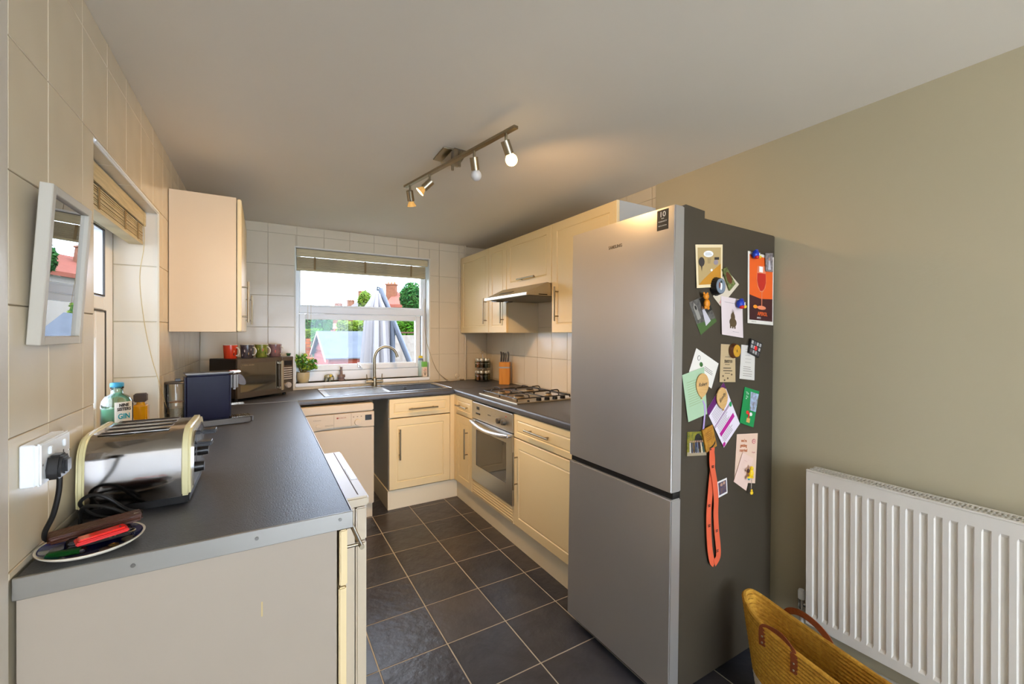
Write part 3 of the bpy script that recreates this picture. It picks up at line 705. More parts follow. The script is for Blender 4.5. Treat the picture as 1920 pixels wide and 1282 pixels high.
# 1 cartoon card
k = Sheet('greeting_card', 'cream bordered cartoon card with a speech bubble and dark balloon', 'card', [C5(268, 112), C5(580, 112), C5(560, 595), C5(268, 612)], mm('card_cream', (226, 204, 160)), tilt=.006)
k.rect('picture', .07, .93, .07, .93, mm('card_tan', (178, 150, 98)), 0)
k.poly('sand_slope', [(.07, .07), (.93, .07), (.93, .55), (.5, .33), (.2, .16)], mm('card_ochre', (190, 130, 34)), .0003)
k.disc('speech_bubble', .46, .78, .18, .075, mm('card_white', (235, 232, 224)), .0003); k.lines('print', .34, .6, (.80, .775, .75), M_ink, .006, .0006)
k.disc('dark_balloon', .2, .60, .11, .11, mm('card_dark', (56, 48, 44)), .0003); k.poly('balloon_string', [(.17, .52), (.23, .52), (.2, .38)], MATS['card_dark'], .0003)
k.disc('pale_figure', .74, .58, .09, .06, mm('card_lilac', (150, 136, 140)), .0003); k.rect('dark_hat', .68, .86, .64, .70, MATS['card_dark'], .0003)
k.disc('pale_figure', .57, .40, .04, .03, MATS['card_white'], .0003); k.lines('print', .42, .56, (.66, .63, .60, .57), MATS['card_dark'], .006, .0003)
# 4 cream diamond card
k = Sheet('note_card', 'tilted plain cream card half hidden behind the round black magnet', 'card', [C5(470, 705), C5(625, 400), C5(768, 568), C5(560, 822)], mm('card_ivory', (206, 190, 164)), lift=.002)
k.disc('pink_blot', .12, .25, .10, .08, mm('card_pink', (206, 150, 140)), .0001)
# 6 wedding photo
k = Sheet('photo_print', 'dark wedding photo print on a slant, held by the small orange magnet', 'photo', [C5(195, 775), C5(395, 690), C5(512, 990), C5(327, 1148)], mm('photo_grey', (112, 106, 98), rgb2=(60, 58, 52), vscale=60), lift=.001)
k.poly('photo_lawn', [(0, 0), (1, 0), (1, .12), (0, .34)], mm('photo_green', (70, 96, 44)), 0)
k.rect('photo_trees', .55, 1, .45, .98, mm('photo_black', (34, 30, 22)), 0)
k.poly('photo_dress', [(.40, .12), (.72, .16), (.62, .62), (.50, .62)], mm('photo_white', (190, 184, 186)), .0003); k.disc('photo_head', .56, .68, .05, .05, mm('photo_skin', (176, 136, 110)), .0003)
k.poly('photo_tower', [(.12, .42), (.3, .42), (.3, .8), (.21, .95), (.12, .8)], mm('photo_stone', (148, 142, 130)), .0003); k.disc('photo_arch', .22, .78, .05, .07, MATS['photo_black'], .0005)
# 7 hare card
k = Sheet('greeting_card', 'white card with a small brown hare drawing under the blue bird magnet', 'card', [C5(562, 700), C5(805, 745), C5(805, 1180), C5(562, 1140)], mm('card_blush', (214, 196, 190)), lift=.003, tilt=.004)
k.disc('animal_body', .52, .36, .17, .12, mm('hare_brown', (104, 78, 44), rgb2=(60, 50, 34), vscale=300), .0002); k.disc('animal_body', .52, .50, .10, .12, MATS['hare_brown'], .0003)
k.poly('animal_ear', [(.48, .58), (.53, .58), (.50, .72)], MATS['hare_brown'], .0003); k.poly('animal_ear', [(.52, .58), (.58, .58), (.56, .70)], MATS['hare_brown'], .0003)
for a in (.4, .5, .6): k.rect('animal_leg', a - .03, a + .03, .20, .30, MATS['hare_brown'], .0004)
k.lines('print', .15, .7, (.86,), M_ink, .005, .0002); k.lines('print', .5, .85, (.12,), M_ink, .004, .0002)
# 9 drinks poster
k = Sheet('drinks_print', 'orange and maroon print of a tall cocktail glass, top right of fridge side', 'poster', [C2(537, 415), C2(720, 462), C2(710, 942), C2(530, 925)], mm('print_paper', (216, 208, 192)), lift=.001, tilt=.003)
k.rect('orange_ground', .06, .96, .36, .96, mm('print_orange', (226, 92, 22)), 0); k.poly('maroon_ground', [(.06, .05), (.96, .05), (.96, .38), (.5, .36), (.06, .40)], mm('print_maroon', (62, 22, 20)), .0003)
k.poly('glass_bowl', [(.36, .82), (.66, .84), (.70, .62), (.66, .52), (.56, .46), (.46, .46), (.36, .53), (.32, .64)], mm('print_glass', (222, 128, 88)), .0006)
k.poly('drink', [(.35, .72), (.67, .73), (.68, .60), (.62, .51), (.54, .475), (.46, .475), (.38, .54), (.34, .62)], mm('print_drink', (186, 38, 20)), .0009)
k.rect('ice', .42, .56, .74, .82, MATS['card_white'], .0009); k.rect('glass_stem', .515, .54, .24, .47, MATS['print_glass'], .0008); k.disc('glass_foot', .52, .235, .17, .028, MATS['print_glass'], .0008)
k.disc('orange_slice', .28, .24, .08, .025, mm('print_amber', (236, 140, 30)), .0008)
k.text('lettering', 'APEROL', .56, .145, .016, .078, MATS['print_orange'], .0008, bold=.0004); k.text('lettering', 'SPRITZ', .42, .085, .007, .03, M_wink, .0008); k.lines('print', .14, .34, (.025,), M_ink, .004, .0003)
# 11 small grey photo
k = Sheet('photo_print', 'small grey portrait photo overlapping the orange cocktail print', 'photo', [C2(662, 432), C2(712, 432), C2(715, 565), C2(665, 560)], mm('photo_mid', (150, 140, 138), rgb2=(80, 72, 70), vscale=80), lift=.008, th=.002)
k.poly('photo_dress', [(.3, .1), (.7, .1), (.58, .6), (.42, .6)], MATS['photo_white'], 0); k.disc('photo_head', .5, .68, .1, .08, MATS['photo_skin'], 0)
# 13 thank-you card
k = Sheet('note_card', 'white card with a round green stamp behind the mint card', 'card', [C6(293, 80), C6(560, 265), C6(475, 565), C6(205, 365)], mm('card_white2', (222, 214, 198)), lift=.001)
k.disc('green_stamp', .35, .55, .07, .09, mm('stamp_green', (52, 96, 40)), 0); k.lines('print', .5, .9, (.56, .50, .44), M_ink, .014, .0001); k.disc('scroll', .2, .72, .06, .1, M_ink, 0); k.disc('scroll_inner', .2, .72, .045, .08, MATS['card_white2'], .0003)
# 14 mint card
k = Sheet('invitation_card', 'pale mint green card behind the left wooden balloon magnet', 'card', [C6(122, 405), C6(385, 305), C6(415, 870), C6(188, 968)], mm('card_mint', (164, 188, 150)), lift=.003, tilt=.003)
k.lines('print', .15, .85, [.3 + .05 * i for i in range(11)], mm('mint_ink', (146, 160, 112)), .008, .0001)
# 15 kraft card
k = Sheet('invitation_card', 'tall kraft card with dark hand lettering below the wood slice magnet', 'card', [C6(590, 30), C6(760, 40), C6(752, 487), C6(560, 487)], mm('card_kraft', (186, 160, 118)), lift=.001, tilt=.004)
k.text('lettering', 'CRUICKY DO', .52, .545, .011, .055, M_ink, .0003, bold=.0004)
k.lines('print', .3, .78, (.66,), M_ink, .012, .0001); k.lines('print', .2, .85, (.36, .29), M_ink, .02, .0001); k.lines('print', .3, .7, (.46, .23), M_ink, .012, .0001)
for a, t in ((.2, .16), (.5, .10), (.75, .2), (.3, .05)): k.disc('floral_print', a, t, .05, .025, mm('ink_brown', (96, 76, 52)), .0001)
# 17 list card
k = Sheet('list_card', 'narrow white printed card below the black and white patterned magnet', 'card', [C6(835, 38), C6(1000, 60), C6(990, 467), C6(812, 447)], mm('card_grey_white', (206, 198, 184)), lift=.001)
k.lines('print', .3, .75, (.88, .8, .7, .6, .5), MATS['print_grey'], .008, .0001); k.lines('print', .2, .85, (.36, .30, .24, .16, .10), MATS['print_grey'], .014, .0001)
# 19 purple flyer
k = Sheet('leaflet', 'white and purple printed leaflet hung on the slant beside the ribbon', 'leaflet', [C6(412, 830), C6(620, 490), C6(805, 985), C6(613, 1272)], mm('flyer_white', (220, 208, 212)), lift=.002, tilt=.004)
k.rect('purple_band', 0, 1, .86, 1, mm('flyer_purple', (96, 22, 92)), .0001); k.rect('purple_line', 0, 1, .545, .56, MATS['flyer_purple'], .0001); k.rect('purple_line', 0, 1, .52, .53, MATS['flyer_purple'], .0001)
k.rect('magenta_band', .08, .9, .24, .33, mm('flyer_magenta', (176, 20, 128)), .0001); k.disc('green_leaf', .93, .52, .06, .05, mm('flyer_green', (40, 150, 80)), .0003); k.disc('magenta_blob', .06, .05, .07, .04, MATS['flyer_magenta'], .0003)
k.lines('print', .1, .9, (.8, .76, .72, .68, .64, .6), MATS['print_grey'], .008, .0001); k.lines('print', .1, .7, (.48, .44, .40, .36, .2, .16, .12, .08), MATS['print_grey'], .01, .0001)
# 21 green gift card
k = Sheet('gift_card', 'bright green holiday gift card with a blue and white picture', 'card', [C6(875, 545), C6(1050, 600), C6(965, 1030), C6(800, 975)], mm('gift_green', (14, 132, 66)), lift=.002, tilt=.005, th=.0012)
k.poly('picture', [(.42, .92), (.98, .92), (.98, .42), (.55, .42)], mm('gift_sky', (170, 190, 214), rgb2=(120, 100, 90), vscale=60), .0001)
k.disc('bow', .42, .34, .10, .05, M_red, .0003); k.disc('bow', .66, .32, .10, .05, mm('bow_white', (230, 214, 210)), .0003); k.rect('ribbon', .5, .58, .16, .34, M_red, .0004); k.rect('parcel', .42, .66, .08, .20, mm('parcel_tan', (204, 160, 90)), .0005)
k.disc('snow_dot', .2, .7, .03, .015, MATS['bow_white'], .0001); k.text('lettering', "'Tis", .22, .85, .009, .022, M_wink, .0003); k.text('lettering', 'So', .24, .76, .009, .014, M_wink, .0003)
# 22 wedding announcement
k = Sheet('invitation_card', 'tall blush card with brown lettering above the yellow figure magnet', 'card', [C7(918, 180), C7(1213, 165), C7(1175, 873), C7(880, 858)], mm('card_peach', (220, 186, 158)), lift=.001)
for body_, t, w_ in (("we're", .86, .042), ('getting', .76, .050), ('married', .66, .056)): k.text('lettering', body_, .34, t, .013, w_, mm('ink_rust', (176, 92, 44)), .0003, bold=.0005)
k.disc('emblem', .82, .84, .09, .05, mm('ink_rose', (198, 110, 110)), .0003); k.disc('emblem_inner', .82, .84, .06, .033, MATS['card_peach'], .0006); k.disc('emblem_inner', .82, .84, .03, .016, MATS['ink_rose'], .0009)
k.text('lettering', 'hope', .83, .62, .008, .024, MATS['ink_rose'], .0003)
k2 = Sheet('folded_note', 'small blush paper slip in front of the tall blush card', 'card', [C7(1000, 440), C7(1150, 520), C7(1050, 980), C7(872, 850)], mm('card_blush2', (224, 190, 170)), lift=.004)
k2.lines('print', .3, .6, (.8,), MATS['ink_rose'], .006, .0001)
# 24 group photo
k = Sheet('photo_print', 'colour photo of a group under a dark arch, held by gold magnet', 'photo', [C7(218, 150), C7(430, 140), C7(485, 475), C7(212, 490)], mm('photo_foliage', (150, 134, 30), rgb2=(70, 84, 30), vscale=70), lift=.003, th=.002)
k.disc('dark_arch', .68, .6, .24, .32, MATS['photo_black'], .0001); k.rect('path', 0, 1, 0, .16, mm('photo_path', (158, 140, 110)), .0004)
for i, c_ in enumerate([(190, 180, 170), (60, 60, 90), (80, 50, 40), (50, 60, 90), (90, 96, 120), (60, 40, 40), (200, 180, 150), (50, 80, 80)]):
    a = .12 + i * .105; k.rect('figure', a, a + .07, .12, .55, mm('figure_%d' % i if False else 'figure_cloth_' + 'abcdefgh'[i], c_), .0006); k.disc('figure_head', a + .035, .60, .03, .045, MATS['photo_skin'], .0008)
# 27 small bordered photo
k = Sheet('photo_print', 'small white bordered photo to the right of the orange lanyard', 'photo', [C7(637, 858), C7(775, 795), C7(785, 1010), C7(655, 1080)], mm('card_white3', (222, 216, 208)), lift=.001)
k.rect('picture', .1, .9, .12, .9, mm('photo_blue', (50, 56, 96), rgb2=(120, 90, 70), vscale=90), 0); k.disc('figure_head', .4, .72, .12, .1, MATS['photo_skin'], .0002); k.disc('figure_head', .68, .76, .12, .1, MATS['photo_skin'], .0002)
# --- solid magnets
def mpos(px, lift): return side(px, lift)
SIDE_R = basis((0, 0, 0), aax, zax).to_3x3()       # x along side, y up, z out
def mframe(px, lift=0, rot=0):
    M = SIDE_R.to_4x4() @ Matrix.Rotation(rot, 4, 'Z'); M.translation = mpos(px, lift); return M
def round_magnet(label, px, r, th, m_rim, m_face, name='round_magnet', crimp=False, lift=.0):
    M = mframe(px, lift); t = thing(name, label, 'magnet', mtx=M)
    n = 42; mb = MB()
    P0 = [(( r * (1.06 if crimp and i % 2 else 1)) * math.cos(2 * math.pi * i / n), (r * (1.06 if crimp and i % 2 else 1)) * math.sin(2 * math.pi * i / n), 0) for i in range(n)]
    P1 = [(r * .86 * math.cos(2 * math.pi * i / n), r * .86 * math.sin(2 * math.pi * i / n), th) for i in range(n)]
    mb._new(P0 + P1, [[i, (i + 1) % n, n + (i + 1) % n, n + i] for i in range(n)] + [list(range(n))[::-1], list(range(n, 2 * n))])
    mb.build('rim', m_rim, t, local=True, smooth=not crimp)
    lathe('face', [(0, 0), (r * .80, 0), (r * .80, .0006), (0, .0006)], Matrix.Translation((0, 0, th)), m_face, t, local=True)
    return t
t = round_magnet('round black crimped magnet with a penguin picture, overlapping the cartoon card', C5(500, 592), .036, .022, M_black, mm('lens_blue', (120, 130, 140), .2), crimp=True, lift=.004)
def mblob(t, name, c, r, sc, m_): MB().ball(c, r, sc, 14).build(name, m_, t, local=True, smooth=True)
mblob(t, 'bird_body', (.001, -.001, .0225), .013, (.55, 1.2, .15), MATS['card_white']); mblob(t, 'bird_back', (-.008, .002, .0226), .011, (.6, 1.2, .15), mm('bird_brown', (110, 60, 44))); mblob(t, 'bird_head', (.003, .016, .0227), .006, (1, 1, .2), mm('bird_green', (40, 60, 56)))
t = round_magnet('yellow wood slice magnet with bark edge on the kraft card', C6(742, 112), .031, .014, mm('bark', (96, 52, 18), bump=.5, bscale=200), mm('wood_yellow', (204, 152, 34), rgb2=(180, 124, 24), vscale=90), name='wood_slice_magnet', lift=.006)
mblob(t, 'burnt_motif', (0, 0, .0148), .006, (.7, 1.1, .08), mm('burnt', (110, 76, 20)))
# leafy landscape magnet
def quad_magnet(name, label, q, material, th, lift=.004):
    k = Sheet(name, label, 'magnet', q, material, lift=lift + th, th=th, part='plaque'); return k
k = quad_magnet('souvenir_magnet', 'green and brown moulded souvenir magnet on the tilted cream card', [C5(580, 395), C5(628, 370), C5(730, 560), C5(665, 640)], mm('souvenir_green', (128, 134, 70), rgb2=(60, 70, 30), vscale=80, bump=.6, bscale=120), .006)
k.disc('moulded_scene', .5, .5, .36, .3, mm('souvenir_brown', (96, 48, 18)), .0005)
k = quad_magnet('souvenir_magnet', 'dark patterned souvenir magnet with red centre, above the narrow white card', [C2(560, 1035), C2(640, 1070), C2(615, 1172), C2(543, 1135)], mm('map_black', (36, 34, 34)), .006)
for i in range(4):
    for j in range(3): k.rect('pattern', .08 + i * .23, .24 + i * .23, .1 + j * .3, .32 + j * .3, mm('pattern_grey', (170, 166, 160)) if (i + j) % 3 else M_red if (i, j) == (1, 1) else mm('pattern_dark', (90, 84, 84)), .0003)
k.disc('red_centre', .52, .5, .13, .16, M_red, .0006)
k = quad_magnet('souvenir_magnet', 'gold parchment style magnet holding the top of the orange lanyard', [C7(430, 130), C7(575, 45), C7(635, 345), C7(490, 440)], mm('gold_parchment', (190, 134, 40), rgb2=(150, 96, 24), vscale=60), .005, lift=.006)
k.poly('black_motif', [(.3, .10), (.7, .16), (.96, .28), (.9, .16), (.6, .06)], M_ink, .0003); k.lines('print', .2, .8, (.78, .7, .62, .54, .46), mm('ink_gold', (140, 86, 20)), .03, .0002)
# wooden balloon magnets
def balloon(label, px, r, rot, word, trot, lift=.006):
    M = mframe(px, lift, rot); t = thing('balloon_magnet', label, 'magnet', mtx=M)
    pts = []
    for i in range(28):
        a = 2 * math.pi * i / 28; x = r * math.sin(a); y = r * 1.12 * math.cos(a)
        if y < 0: x *= 1 - .28 * (y / (r * 1.12)) ** 2 * 1; y *= 1.18
        pts.append((x, y, 0))
    mb = MB(); mb.prism(pts, (0, 0, .003)); mb.build('balloon_shape', mm('laser_ply', (208, 166, 104), rgb2=(196, 150, 88), vscale=40, stretch=(.2, 3, 1)), t, local=True)
    mb = MB(); mb.prism([(0, -r * 1.26, 0), (.005, -r * 1.5, 0), (-.005, -r * 1.5, 0)], (0, 0, .003)); mb.build('balloon_knot', MATS['laser_ply'], t, local=True)
    text('lettering', word, M @ Matrix.Translation((0, 0, .0034)) @ Matrix.Rotation(trot, 4, 'Z'), .014, M_ink, t, .052, depth=.0001, shear=.3, bold=.0003)
    return t
balloon('left wooden balloon shaped name magnet on the mint green card', C6(362, 515), .038, math.radians(-4), 'Robert', math.radians(8))
balloon('right wooden balloon shaped name magnet on the purple leaflet', C6(598, 672), .036, math.radians(12), 'Emily', math.radians(30), .007)
rb = [side(C6(a, b), .006) for a, b in ((372, 712), (392, 760), (398, 840), (388, 950), (378, 1060))]
mb = MB(); w_ = aax * .0045; mb_v = []
for p in rb: mb_v += [p - w_, p + w_]
mb._new(mb_v, [[2 * i, 2 * i + 1, 2 * i + 3, 2 * i + 2] for i in range(len(rb) - 1)])
o = mb.build('ribbon', mm('lilac_ribbon', (176, 150, 196)), None); m_ = o.modifiers.new('s', 'SOLIDIFY'); m_.thickness = .0006; tag(o, 'thin lilac ribbon hanging from the left wooden balloon magnet', 'ribbon')
# bird magnets
def bird(label, px, r, lift, rz):
    t = thing('bird_magnet', label, 'magnet', mtx=mframe(px, lift + .012, rz))
    mblob(t, 'head', (0, 0, 0), r, (1, 1, .75), mm('bird_blue', (24, 54, 160), .4)); mblob(t, 'crest', (-.2 * r, .9 * r, .3 * r), r * .45, (1.2, .6, .8), MATS['bird_blue'])
    mblob(t, 'throat', (-.15 * r, -.65 * r, .35 * r), r * .6, (1, .7, .8), mm('bird_red', (190, 20, 24), .4)); mblob(t, 'beak', (.7 * r, -.55 * r, .5 * r), r * .48, (1.2, .8, .7), mm('bird_yellow', (222, 186, 36), .4))
    mblob(t, 'eye', (.45 * r, .05 * r, .65 * r), r * .26, (1, 1.2, .5), MATS['card_white']); mblob(t, 'pupil', (.5 * r, .05 * r, .79 * r), r * .12, (1, 1.2, .5), M_black)
bird('blue bird head magnet on the upper corner of the orange cocktail print', C2(592, 442), .0185, .004, 0)
bird('blue bird head magnet on the corner of the white hare card', C5(785, 792), .0195, .006, 0)
# orange creature magnet
t = thing('figure_magnet', 'small orange animal figure magnet on the slanting wedding photo', 'magnet', mtx=mframe(C5(372, 745), .012) @ Matrix.Scale(1.5, 4))
mo = mm('orange_rubber', (216, 132, 22), .5)
mblob(t, 'body', (.004, -.010, .004), .011, (.9, 1.15, .6), mo); mblob(t, 'head', (-.002, .008, .006), .009, (1, .9, .7), mo)
for s_ in (-1, 1): mblob(t, 'ear', (-.002 + s_ * .007, .016, .005), .0035, (1, 1, .6), mo)
mblob(t, 'leg', (-.002, -.020, .004), .0045, (1, .9, .7), mo); mblob(t, 'leg', (.010, -.021, .004), .0045, (1, .9, .7), mo)
# yellow figure magnet with dangling charm
t = thing('figure_magnet', 'small yellow figure magnet on the blush card with a charm dangling', 'magnet', mtx=mframe(C7(1098, 725), .014) @ Matrix.Scale(1.5, 4))
my = mm('yellow_rubber', (232, 190, 24), .45)
mblob(t, 'body', (0, 0, .004), .009, (.9, 1.3, .7), my); mblob(t, 'head', (.001, .014, .005), .006, (1, 1, .8), my); mblob(t, 'arm', (-.010, -.010, .004), .006, (1.3, .6, .6), my); mblob(t, 'arm', (.006, -.013, .004), .005, (1.2, .6, .6), my)
mblob(t, 'dark_prop', (-.012, .008, .003), .005, (1, 1.2, .6), mm('prop_maroon', (60, 20, 22))); mblob(t, 'blue_prop', (-.010, -.015, .004), .004, (1.3, .8, .6), mm('prop_blue', (70, 150, 160)))
MB().tube([(.003, -.018, .004), (.004, -.03, .003), (.004, -.044, .003)], .0008, 5).build('chain', M_chrome, t, local=True)
mblob(t, 'charm', (.004, -.056, .004), .0065, (.95, .8, .5), my); mblob(t, 'charm', (.004, -.049, .004), .004, (.9, 1, .6), my)
# lanyard: one folded strap
def strap(pts, w, lifts):
    vs = []
    P = [side(C3(a, b), l) for (a, b), l in zip(pts, lifts)]; P = spline(P, 5)
    for i, p in enumerate(P):
        d = (P[min(i + 1, len(P) - 1)] - P[max(i - 1, 0)]).normalized(); s_ = d.cross(OUT).normalized() * w / 2; vs += [p - s_, p + s_]
    return vs, P
ly = thing('lanyard', 'orange printed lanyard hanging from the gold magnet', 'lanyard', side(C3(240, 520), .01))
ml = mm('lanyard_orange', (218, 92, 56), .55)
for pts, lf in (([(235, 505), (245, 600), (232, 760), (222, 900), (222, 1000), (228, 1110), (240, 1185), (256, 1205)], [.010, .010, .012, .012, .012, .012, .011, .011]),
                ([(243, 510), (240, 600), (258, 720), (266, 820), (264, 900), (268, 1000), (278, 1100), (278, 1165), (256, 1205)], [.012, .014, .016, .014, .008, .008, .008, .009, .012])):
    vs, P = strap(pts, .030, lf); mb = MB(); mb._new(vs, [[2 * i, 2 * i + 1, 2 * i + 3, 2 * i + 2] for i in range(len(P) - 1)])
    o = mb.build('strap', ml, ly); m_ = o.modifiers.new('s', 'SOLIDIFY'); m_.thickness = .0012
for (a, b) in ((232, 518), (246, 625), (225, 860), (225, 980), (270, 1010), (274, 1130)):
    p = side(C3(a, b), .0155 if b > 900 else .017)
    for dz in (-.004, .002): 
        mb = MB(); mb.box((-.007, dz, 0), (.006, dz + .0035, .0003)); M = SIDE_R.to_4x4(); M.translation = p; mb2 = bmesh.ops.transform(mb.b, matrix=M, verts=list(mb.b.verts)); mb.build('print', M_ink, ly)

# ------------------------------------------------------------------ TOASTER
M_gun_ = mat('lever_grey', (60, 58, 56), .3, .3)
M_tcream = mat('toaster_cream', (216, 208, 160), .22, coat=.4); M_mir = mat('mirror_steel', (158, 154, 150), .10, 1)
TX0, TX1, TY0, TY1, TZ = .012, .238, -2.462, -2.175, 1.112
tt = thing('toaster', 'polished steel and cream four slice toaster on the left worktop', 'toaster', (.12, -2.32, .911))
def tprof(gx, z0=.936, top=TZ, rr=.062):
    y0_, y1_ = TY0 - gx, TY1 + gx; top += gx; p = [(y0_, z0), (y0_ - .004, z0 + .05)]
    for k in range(9): a = math.pi - k / 8 * math.pi / 2; p.append((y0_ + rr + rr * math.cos(a) - .0, top - rr + rr * math.sin(a)))
    for k in range(9): a = math.pi / 2 - k / 8 * math.pi / 2; p.append((y1_ - rr + rr * math.cos(a), top - rr + rr * math.sin(a)))
    p += [(y1_ + .004, z0 + .05), (y1_, z0)]; return p
slots = [-2.402, -2.345, -2.288, -2.231]
# shell is a strip following the profile, with slots let into the top as dark wells
mb = MB(); mb.prism([(TX0 + .016, y, z) for y, z in tprof(0)], (TX1 - TX0 - .036, 0, 0)); shell = mb.build('steel_shell', M_mir, tt, smooth=True)
for y in slots:
    fm = MB()
    xa, xb = TX0 + .03, TX1 - .055
    fm.box((xa - .002, y - .0160, TZ - .002), (xb + .002, y - .0140, TZ + .0010), .0006).box((xa - .002, y + .0140, TZ - .002), (xb + .002, y + .0160, TZ + .0010), .0006).box((xa - .002, y - .0140, TZ - .002), (xa, y + .0140, TZ + .0010), .0006).box((xb, y - .0140, TZ - .002), (xb + .002, y + .0140, TZ + .0010), .0006)
    sl_o = fm.build('slot_rim', M_mir, tt)
    wq = MB(); wq.box((xa, y - .0140, TZ - .004), (xb, y + .0140, TZ + .0006), .0); wq.build('slot', mat('slot_interior', (34, 28, 24), .5, .2), sl_o)
    for k in range(6): MB().cyl((xa + .005, y - .009 + k * .0036, TZ + .0012), (xb - .005, y - .009 + k * .0036, TZ + .0012), .0006, n=5).build('wire', MATS['slot_interior'], sl_o) if k % 3 == 0 else None
for xa, xb, n_ in ((TX0, TX0 + .018, 'end_cap'), (TX1 - .024, TX1, 'end_cap')):
    mb = MB(); mb.prism([(xa, y, z) for y, z in tprof(.005, rr=.066)], (xb - xa, 0, 0), bev=.006, seg=3); ec = mb.build(n_, M_tcream, tt, smooth=True)
mb = MB(); mb.prism([(TX1, y * .80 + (TY0 + TY1) / 2 * .2, .95 + (z - .936) * .84) for y, z in tprof(0)], (.004, 0, 0), bev=.0018); mb.build('control_face', M_mir, ec, smooth=True)
box('base', (TX0 + .002, TY0 + .004, .914), (TX1 - .004, TY1 - .004, .938), M_black, tt, bev=.004, seg=2)
for xx in (TX0 + .03, TX1 - .03):
    for yy in (TY0 + .03, TY1 - .03): MB().cyl((xx, yy, .9102), (xx, yy, .916), .010, n=12).build('foot', M_rubber, tt, smooth=True)
for yy, zz in ((-2.255, 1.065), (-2.385, 1.055)):
    box('lever_slot', (TX1 + .003, yy - .003, .985), (TX1 + .0045, yy + .003, 1.085), M_black, tt)
    mb = MB(); mb.box((TX1 + .004, yy - .018, zz - .004), (TX1 + .042, yy + .018, zz + .007), .003, 2); lv = mb.build('lever', M_black, tt, smooth=True)
    box('lever_top', (TX1 + .008, yy - .016, zz + .0065), (TX1 + .041, yy + .016, zz + .0095), M_gun_, lv, bev=.001)
for yy, zz in ((-2.29, 1.015), (-2.40, .995)): MB().cyl((TX1 + .003, yy, zz), (TX1 + .024, yy, zz), .015, .013, 20).build('knob', M_black, tt, smooth=True)

# ------------------------------------------------------------------ SOCKET, PLUG, FLEX
so = thing('wall_socket', 'white double wall socket above the left worktop end', 'socket', (.0, -2.636, 1.11))
box('back_box', (.0005, -2.709, 1.072), (.022, -2.563, 1.156), M_pvc, so, bev=.002)
box('face_plate', (.022, -2.709, 1.072), (.031, -2.563, 1.156), M_pvc, so, bev=.003, seg=2)
for yy in (-2.672, -2.600): box('rocker_switch', (.031, yy - .006, 1.128), (.036, yy + .006, 1.145), M_pvc, so, bev=.002)
for dy, dz in ((0, .012), (-.011, -.008), (.011, -.008)): box('socket_hole', (.0308, -2.600 + dy - .0025, 1.105 + dz - .004), (.0313, -2.600 + dy + .0025, 1.105 + dz + .004), M_black, so)
for yy in (-2.703, -2.569): MB().cyl((.031, yy, 1.113), (.032, yy, 1.113), .0025, n=10).build('screw', M_chrome, so)
pl = thing('power_plug', 'black plug and cable in the wall socket left of the toaster', 'plug', (.03, -2.668, 1.1))
mb = MB(); mb.prism([(.0315, -2.692, 1.078), (.0315, -2.644, 1.078), (.0315, -2.640, 1.10), (.0315, -2.652, 1.126), (.0315, -2.684, 1.126), (.0315, -2.696, 1.10)], (.022, 0, 0), bev=.004); mb.build('plug_body', M_black, pl, smooth=True)
mb = MB(); mb.box((.046, -2.682, 1.086), (.06, -2.654, 1.118), .004, 2); mb.build('plug_grip', M_black, pl, smooth=True)
cb = spline([(.045, -2.668, 1.09), (.044, -2.668, 1.05), (.034, -2.662, 1.00), (.016, -2.645, .958), (.010, -2.61, .930), (.020, -2.575, .918), (.045, -2.555, .917), (.08, -2.560, .917)], 8)
tube('flex', cb, .0048, M_rubber, pl)
cx = thing('cable_coil', 'black toaster cable looped on the worktop beside the toaster', 'cable', (.08, -2.52, .911))
tube('cable', spline([(.03, -2.50, .916), (.035, -2.505, .955), (.06, -2.52, .962), (.095, -2.53, .952), (.12, -2.52, .925), (.09, -2.49, .916), (.05, -2.485, .93), (.03, -2.50, .966), (.05, -2.505, .985), (.08, -2.51, .975), (.115, -2.50, .935), (.14, -2.49, .917), (.10, -2.54, .9155), (.05, -2.55, .9155), (.02, -2.53, .9155)], 7), .0042, M_rubber, cx)

# ------------------------------------------------------------------ PLATE AND WHAT LIES ON IT
PC = Vector((.092, -2.655, .9105)); T_ = Matrix.Translation
M_china = mat('white_china', (226, 218, 200), .15, coat=.5); M_blue = mat('cobalt_glaze', (26, 32, 92), .12, coat=.5)
pt = thing('plate', 'blue glazed plate with white rim at the near end of the left worktop', 'plate', PC)
lathe('plate_body', [(0, 0), (.045, 0), (.05, .003), (.078, .012), (.0855, .018), (.086, .0205), (.083, .0205), (.075, .0155), (.05, .0075), (0, .0055)], T_(PC), M_china, pt, n=48)
lathe('blue_glaze', [(.0815, .0203), (.075, .0162), (.05, .0082), (0, .0062)], T_(PC), M_blue, pt, n=48)
def rotbox(name, c, sz, rz, ry, rx, material, parent, bev=.002, seg=2):
    M = Matrix.Translation(Vector(c)) @ Matrix.Rotation(rz, 4, 'Z') @ Matrix.Rotation(ry, 4, 'Y') @ Matrix.Rotation(rx, 4, 'X')
    mb = MB(); mb.box((-sz[0] / 2, -sz[1] / 2, -sz[2] / 2), (sz[0] / 2, sz[1] / 2, sz[2] / 2), bev, seg, M=M); return mb.build(name, material, parent, smooth=True)
rc = thing('red_case', 'bright red translucent plastic case lying on the blue plate', 'case', PC + Vector((.02, -.02, .035)))
rotbox('case_body', PC + Vector((.020, -.022, .0335)), (.082, .034, .007), .38, -.05, .0, M_red, rc); rotbox('case_lid', PC + Vector((.020, -.022, .0385)), (.074, .026, .005), .38, -.05, 0, mat('red_clear', (236, 40, 30), .12, coat=.5), rc); rotbox('clasp', PC + Vector((.048, -.011, .0405)), (.010, .014, .004), .38, 0, 0, mat('clasp_maroon', (96, 14, 20), .4), rc)
wa = thing('glasses_case', 'slim brown leather case resting across the back of the blue plate', 'case', PC + Vector((0, .03, .04)))
